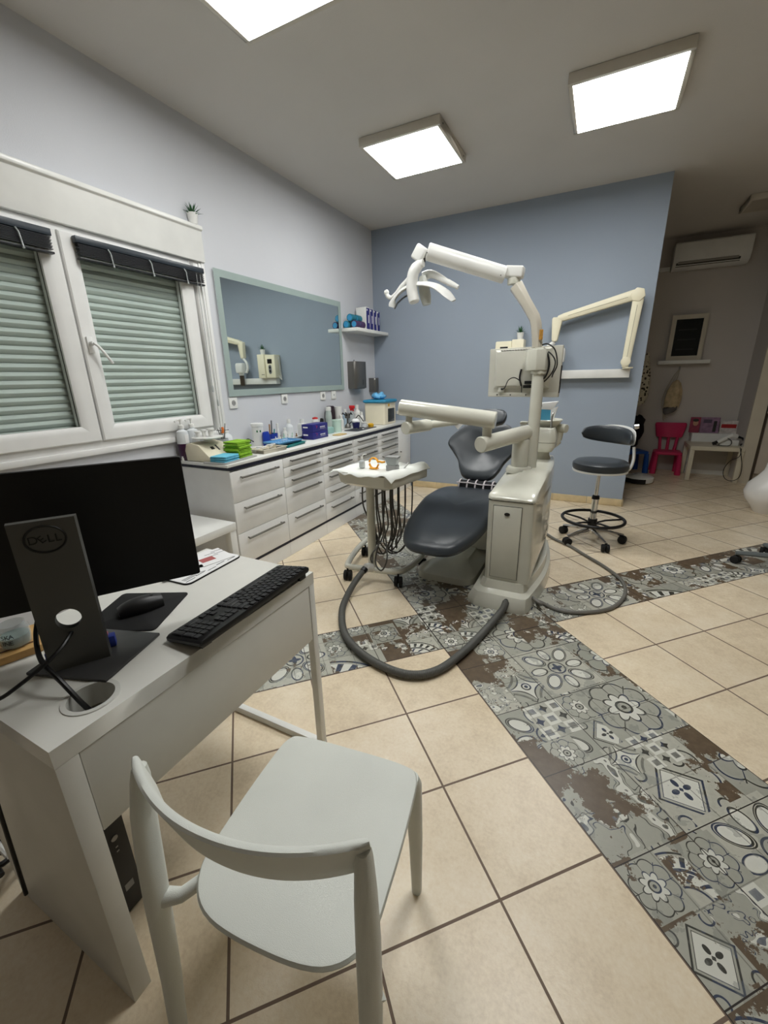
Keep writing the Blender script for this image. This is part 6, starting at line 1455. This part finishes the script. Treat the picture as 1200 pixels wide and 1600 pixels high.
# small white table
t = thing('low_table', 'small cream coffee table in the alcove with a corded device on it', 'table', (1.385, 6.745, 0))
LT = mat('low_table_white', (220, 212, 190), 0.45)
q = MB(); q.box((0, 0, 0.415), (0.55, 0.50, 0.05)); q.build('tabletop', LT, t, bevel=0.002)
for sx in (-1, 1):
    for sy in (-1, 1):
        q = MB(); q.box((sx*0.248, sy*0.223, 0.195), (0.05, 0.05, 0.389)); q.build('leg', LT, t, bevel=0.002)
t = thing('corded_device', 'white handheld device on its base with coiled black cable', 'device', (1.52, 6.68, 0.4405))
q = MB(); q.box((0.01, 0.03, 0.035), (0.19, 0.10, 0.07)); q.build('base_unit', GLOSSW, t, bevel=0.006)
q = MB(); capsule(q, (-0.12, -0.04, 0.045), (0.03, -0.02, 0.135), 0.026); capsule(q, (0.0, -0.02, 0.13), (0.075, 0.0, 0.115), 0.03); q.build('handpiece', GLOSSW, t)
q = MB(); q.cyl((-0.165, -0.05, 0.022), (-0.115, -0.04, 0.048), 0.02, n=14); q.build('grip_end', BLACK, t)
cab([(-0.15, -0.05, 0.02), (-0.10, -0.07, 0.006), (0.0, -0.075, 0.008), (0.02, -0.05, 0.06), (-0.03, -0.05, 0.10)], 0.005, t)
for k in range(3): cab([(0.09, 0.0, 0.10+0.01*k), (0.13+0.01*k, -0.02, 0.09), (0.15+0.008*k, -0.02, 0.04), (0.12, -0.02, 0.008+0.008*k)], 0.006, t)
q = MB((1.6, 6.45, 0.3)); q.tube(spl([(1.60, 6.47, 0.45), (1.625, 6.465, 0.36), (1.66, 6.455, 0.20), (1.65, 6.45, 0.08), (1.58, 6.45, 0.035), (1.51, 6.45, 0.07), (1.485, 6.45, 0.17), (1.53, 6.455, 0.28), (1.61, 6.463, 0.34), (1.615, 6.47, 0.44)], 8, False), 0.004, n=6)
tag(q.build('hanging_cable', BLACK), 'thin black cable looping down from the small alcove table', 'cable')
# robot vacuum
t = thing('robot_vacuum', 'white round robot vacuum with black bumper on the floor', 'robot vacuum', (0.565, 6.14, 0))
q = MB(); q.lathe([(0.15, 0.012), (0.165, 0.02), (0.168, 0.075), (0.155, 0.085), (0.001, 0.088)], n=48); q.build('body', GLOSSW, t)
q = MB(); rg = []
for i in range(17):
    a = R(190+i*6.5); rg.append([(r_*math.cos(a), r_*math.sin(a), z) for r_, z in ((0.162, 0.012), (0.173, 0.018), (0.173, 0.066), (0.162, 0.072))])
q.loft(rg); q.build('bumper', BLACK, t)
q = MB(); q.lathe([(0.05, 0.087), (0.05, 0.105), (0.044, 0.11), (0.001, 0.11)], (0.0, 0.03, 0), n=32); q.build('sensor_turret', mat('turret_grey', (190, 188, 184), 0.4), t)
# wardrobe at the right
t = thing('tall_cupboard', 'tall white cupboard with beige doors at the right side of the alcove', 'cupboard', (2.2, 6.85, 0)); ogw = (2.2, 6.85, 0)
q = MB(ogw); q.bb(1.645, 1.775, 6.53, 6.555, 0, 2.5); q.bb(1.782, 2.9, 6.66, 7.1, 0.0, 2.5); q.build('carcass', mat('cupboard_shadow', (90, 80, 70), 0.6), t) if False else q.build('frame_post', mat('cream_frame', (0, 0, 0)), t)
CD = mat('cupboard_beige', (206, 196, 182), 0.4)
for k in range(2):
    q = MB(ogw); q.bb(1.83+0.53*k, 2.355+0.53*k, 6.62, 6.64, 0.115, 0.845); q.build('lower_door', CD, t, bevel=0.002)
    q = MB(ogw); q.bb(1.80+0.545*k, 2.335+0.545*k, 6.56, 6.58, 0.855, 2.4); q.build('upper_door', CD, t, bevel=0.002)
q = MB(ogw); q.bb(1.79, 2.9, 6.585, 6.655, 0.845, 2.45); q.bb(1.79, 1.82, 6.6, 6.655, 0.0, 0.84); q.build('dark_inner_frame', mat('cupboard_shadow', (92, 82, 70), 0.6), t)
# floor vase at the right edge
q = MB(); q.lathe([(0.095, 0), (0.10, 0.005), (0.13, 0.06), (0.185, 0.13), (0.205, 0.20), (0.185, 0.28), (0.12, 0.36), (0.085, 0.42), (0.075, 0.50), (0.078, 0.56), (0.07, 0.56), (0.066, 0.50), (0.078, 0.42), (0.001, 0.30)], n=48)
tag(q.build('floor_vase', mat('white_glaze', (232, 230, 226), 0.25), loc=(1.60, 5.20, 0)), 'white rounded floor vase cut by the right edge of the picture', 'vase')
# rolling stand at the right edge
t = thing('rolling_stand', 'grey star base on black casters at the right edge of the picture', 'stand', (1.33, 3.62, 0))
GM = mat('base_grey', (104, 110, 110), 0.4)
for k in range(5):
    a = R(171+72*k+4); dx, dy = math.cos(a), math.sin(a)
    q = MB(); q.tube([(0.02*dx, 0.02*dy, 0.105), (0.15*dx, 0.15*dy, 0.092), (0.31*dx, 0.31*dy, 0.078)], 0.02, n=8, flat=0.8, rs=[0.028, 0.024, 0.019], upv=(0, 0, 1)); q.build('base_arm', GM, t, ang=30)
    caster(t, 0.30*dx, 0.30*dy, (0, 0, 0), r=0.029, h=0.075, a=a+R(60))
q = MB(); q.cyl((0, 0, 0.075), (0, 0, 0.14), 0.04, n=24); q.build('hub', GM, t)
q = MB(); q.cyl((0, 0, 0.14), (0, 0, 0.50), 0.025, n=24); q.build('column', CHROME, t)
q = MB(); q.lathe([(0.001, 0.5), (0.16, 0.5), (0.17, 0.53), (0.15, 0.56), (0.001, 0.565)], n=40); q.build('seat', LEATH, t)
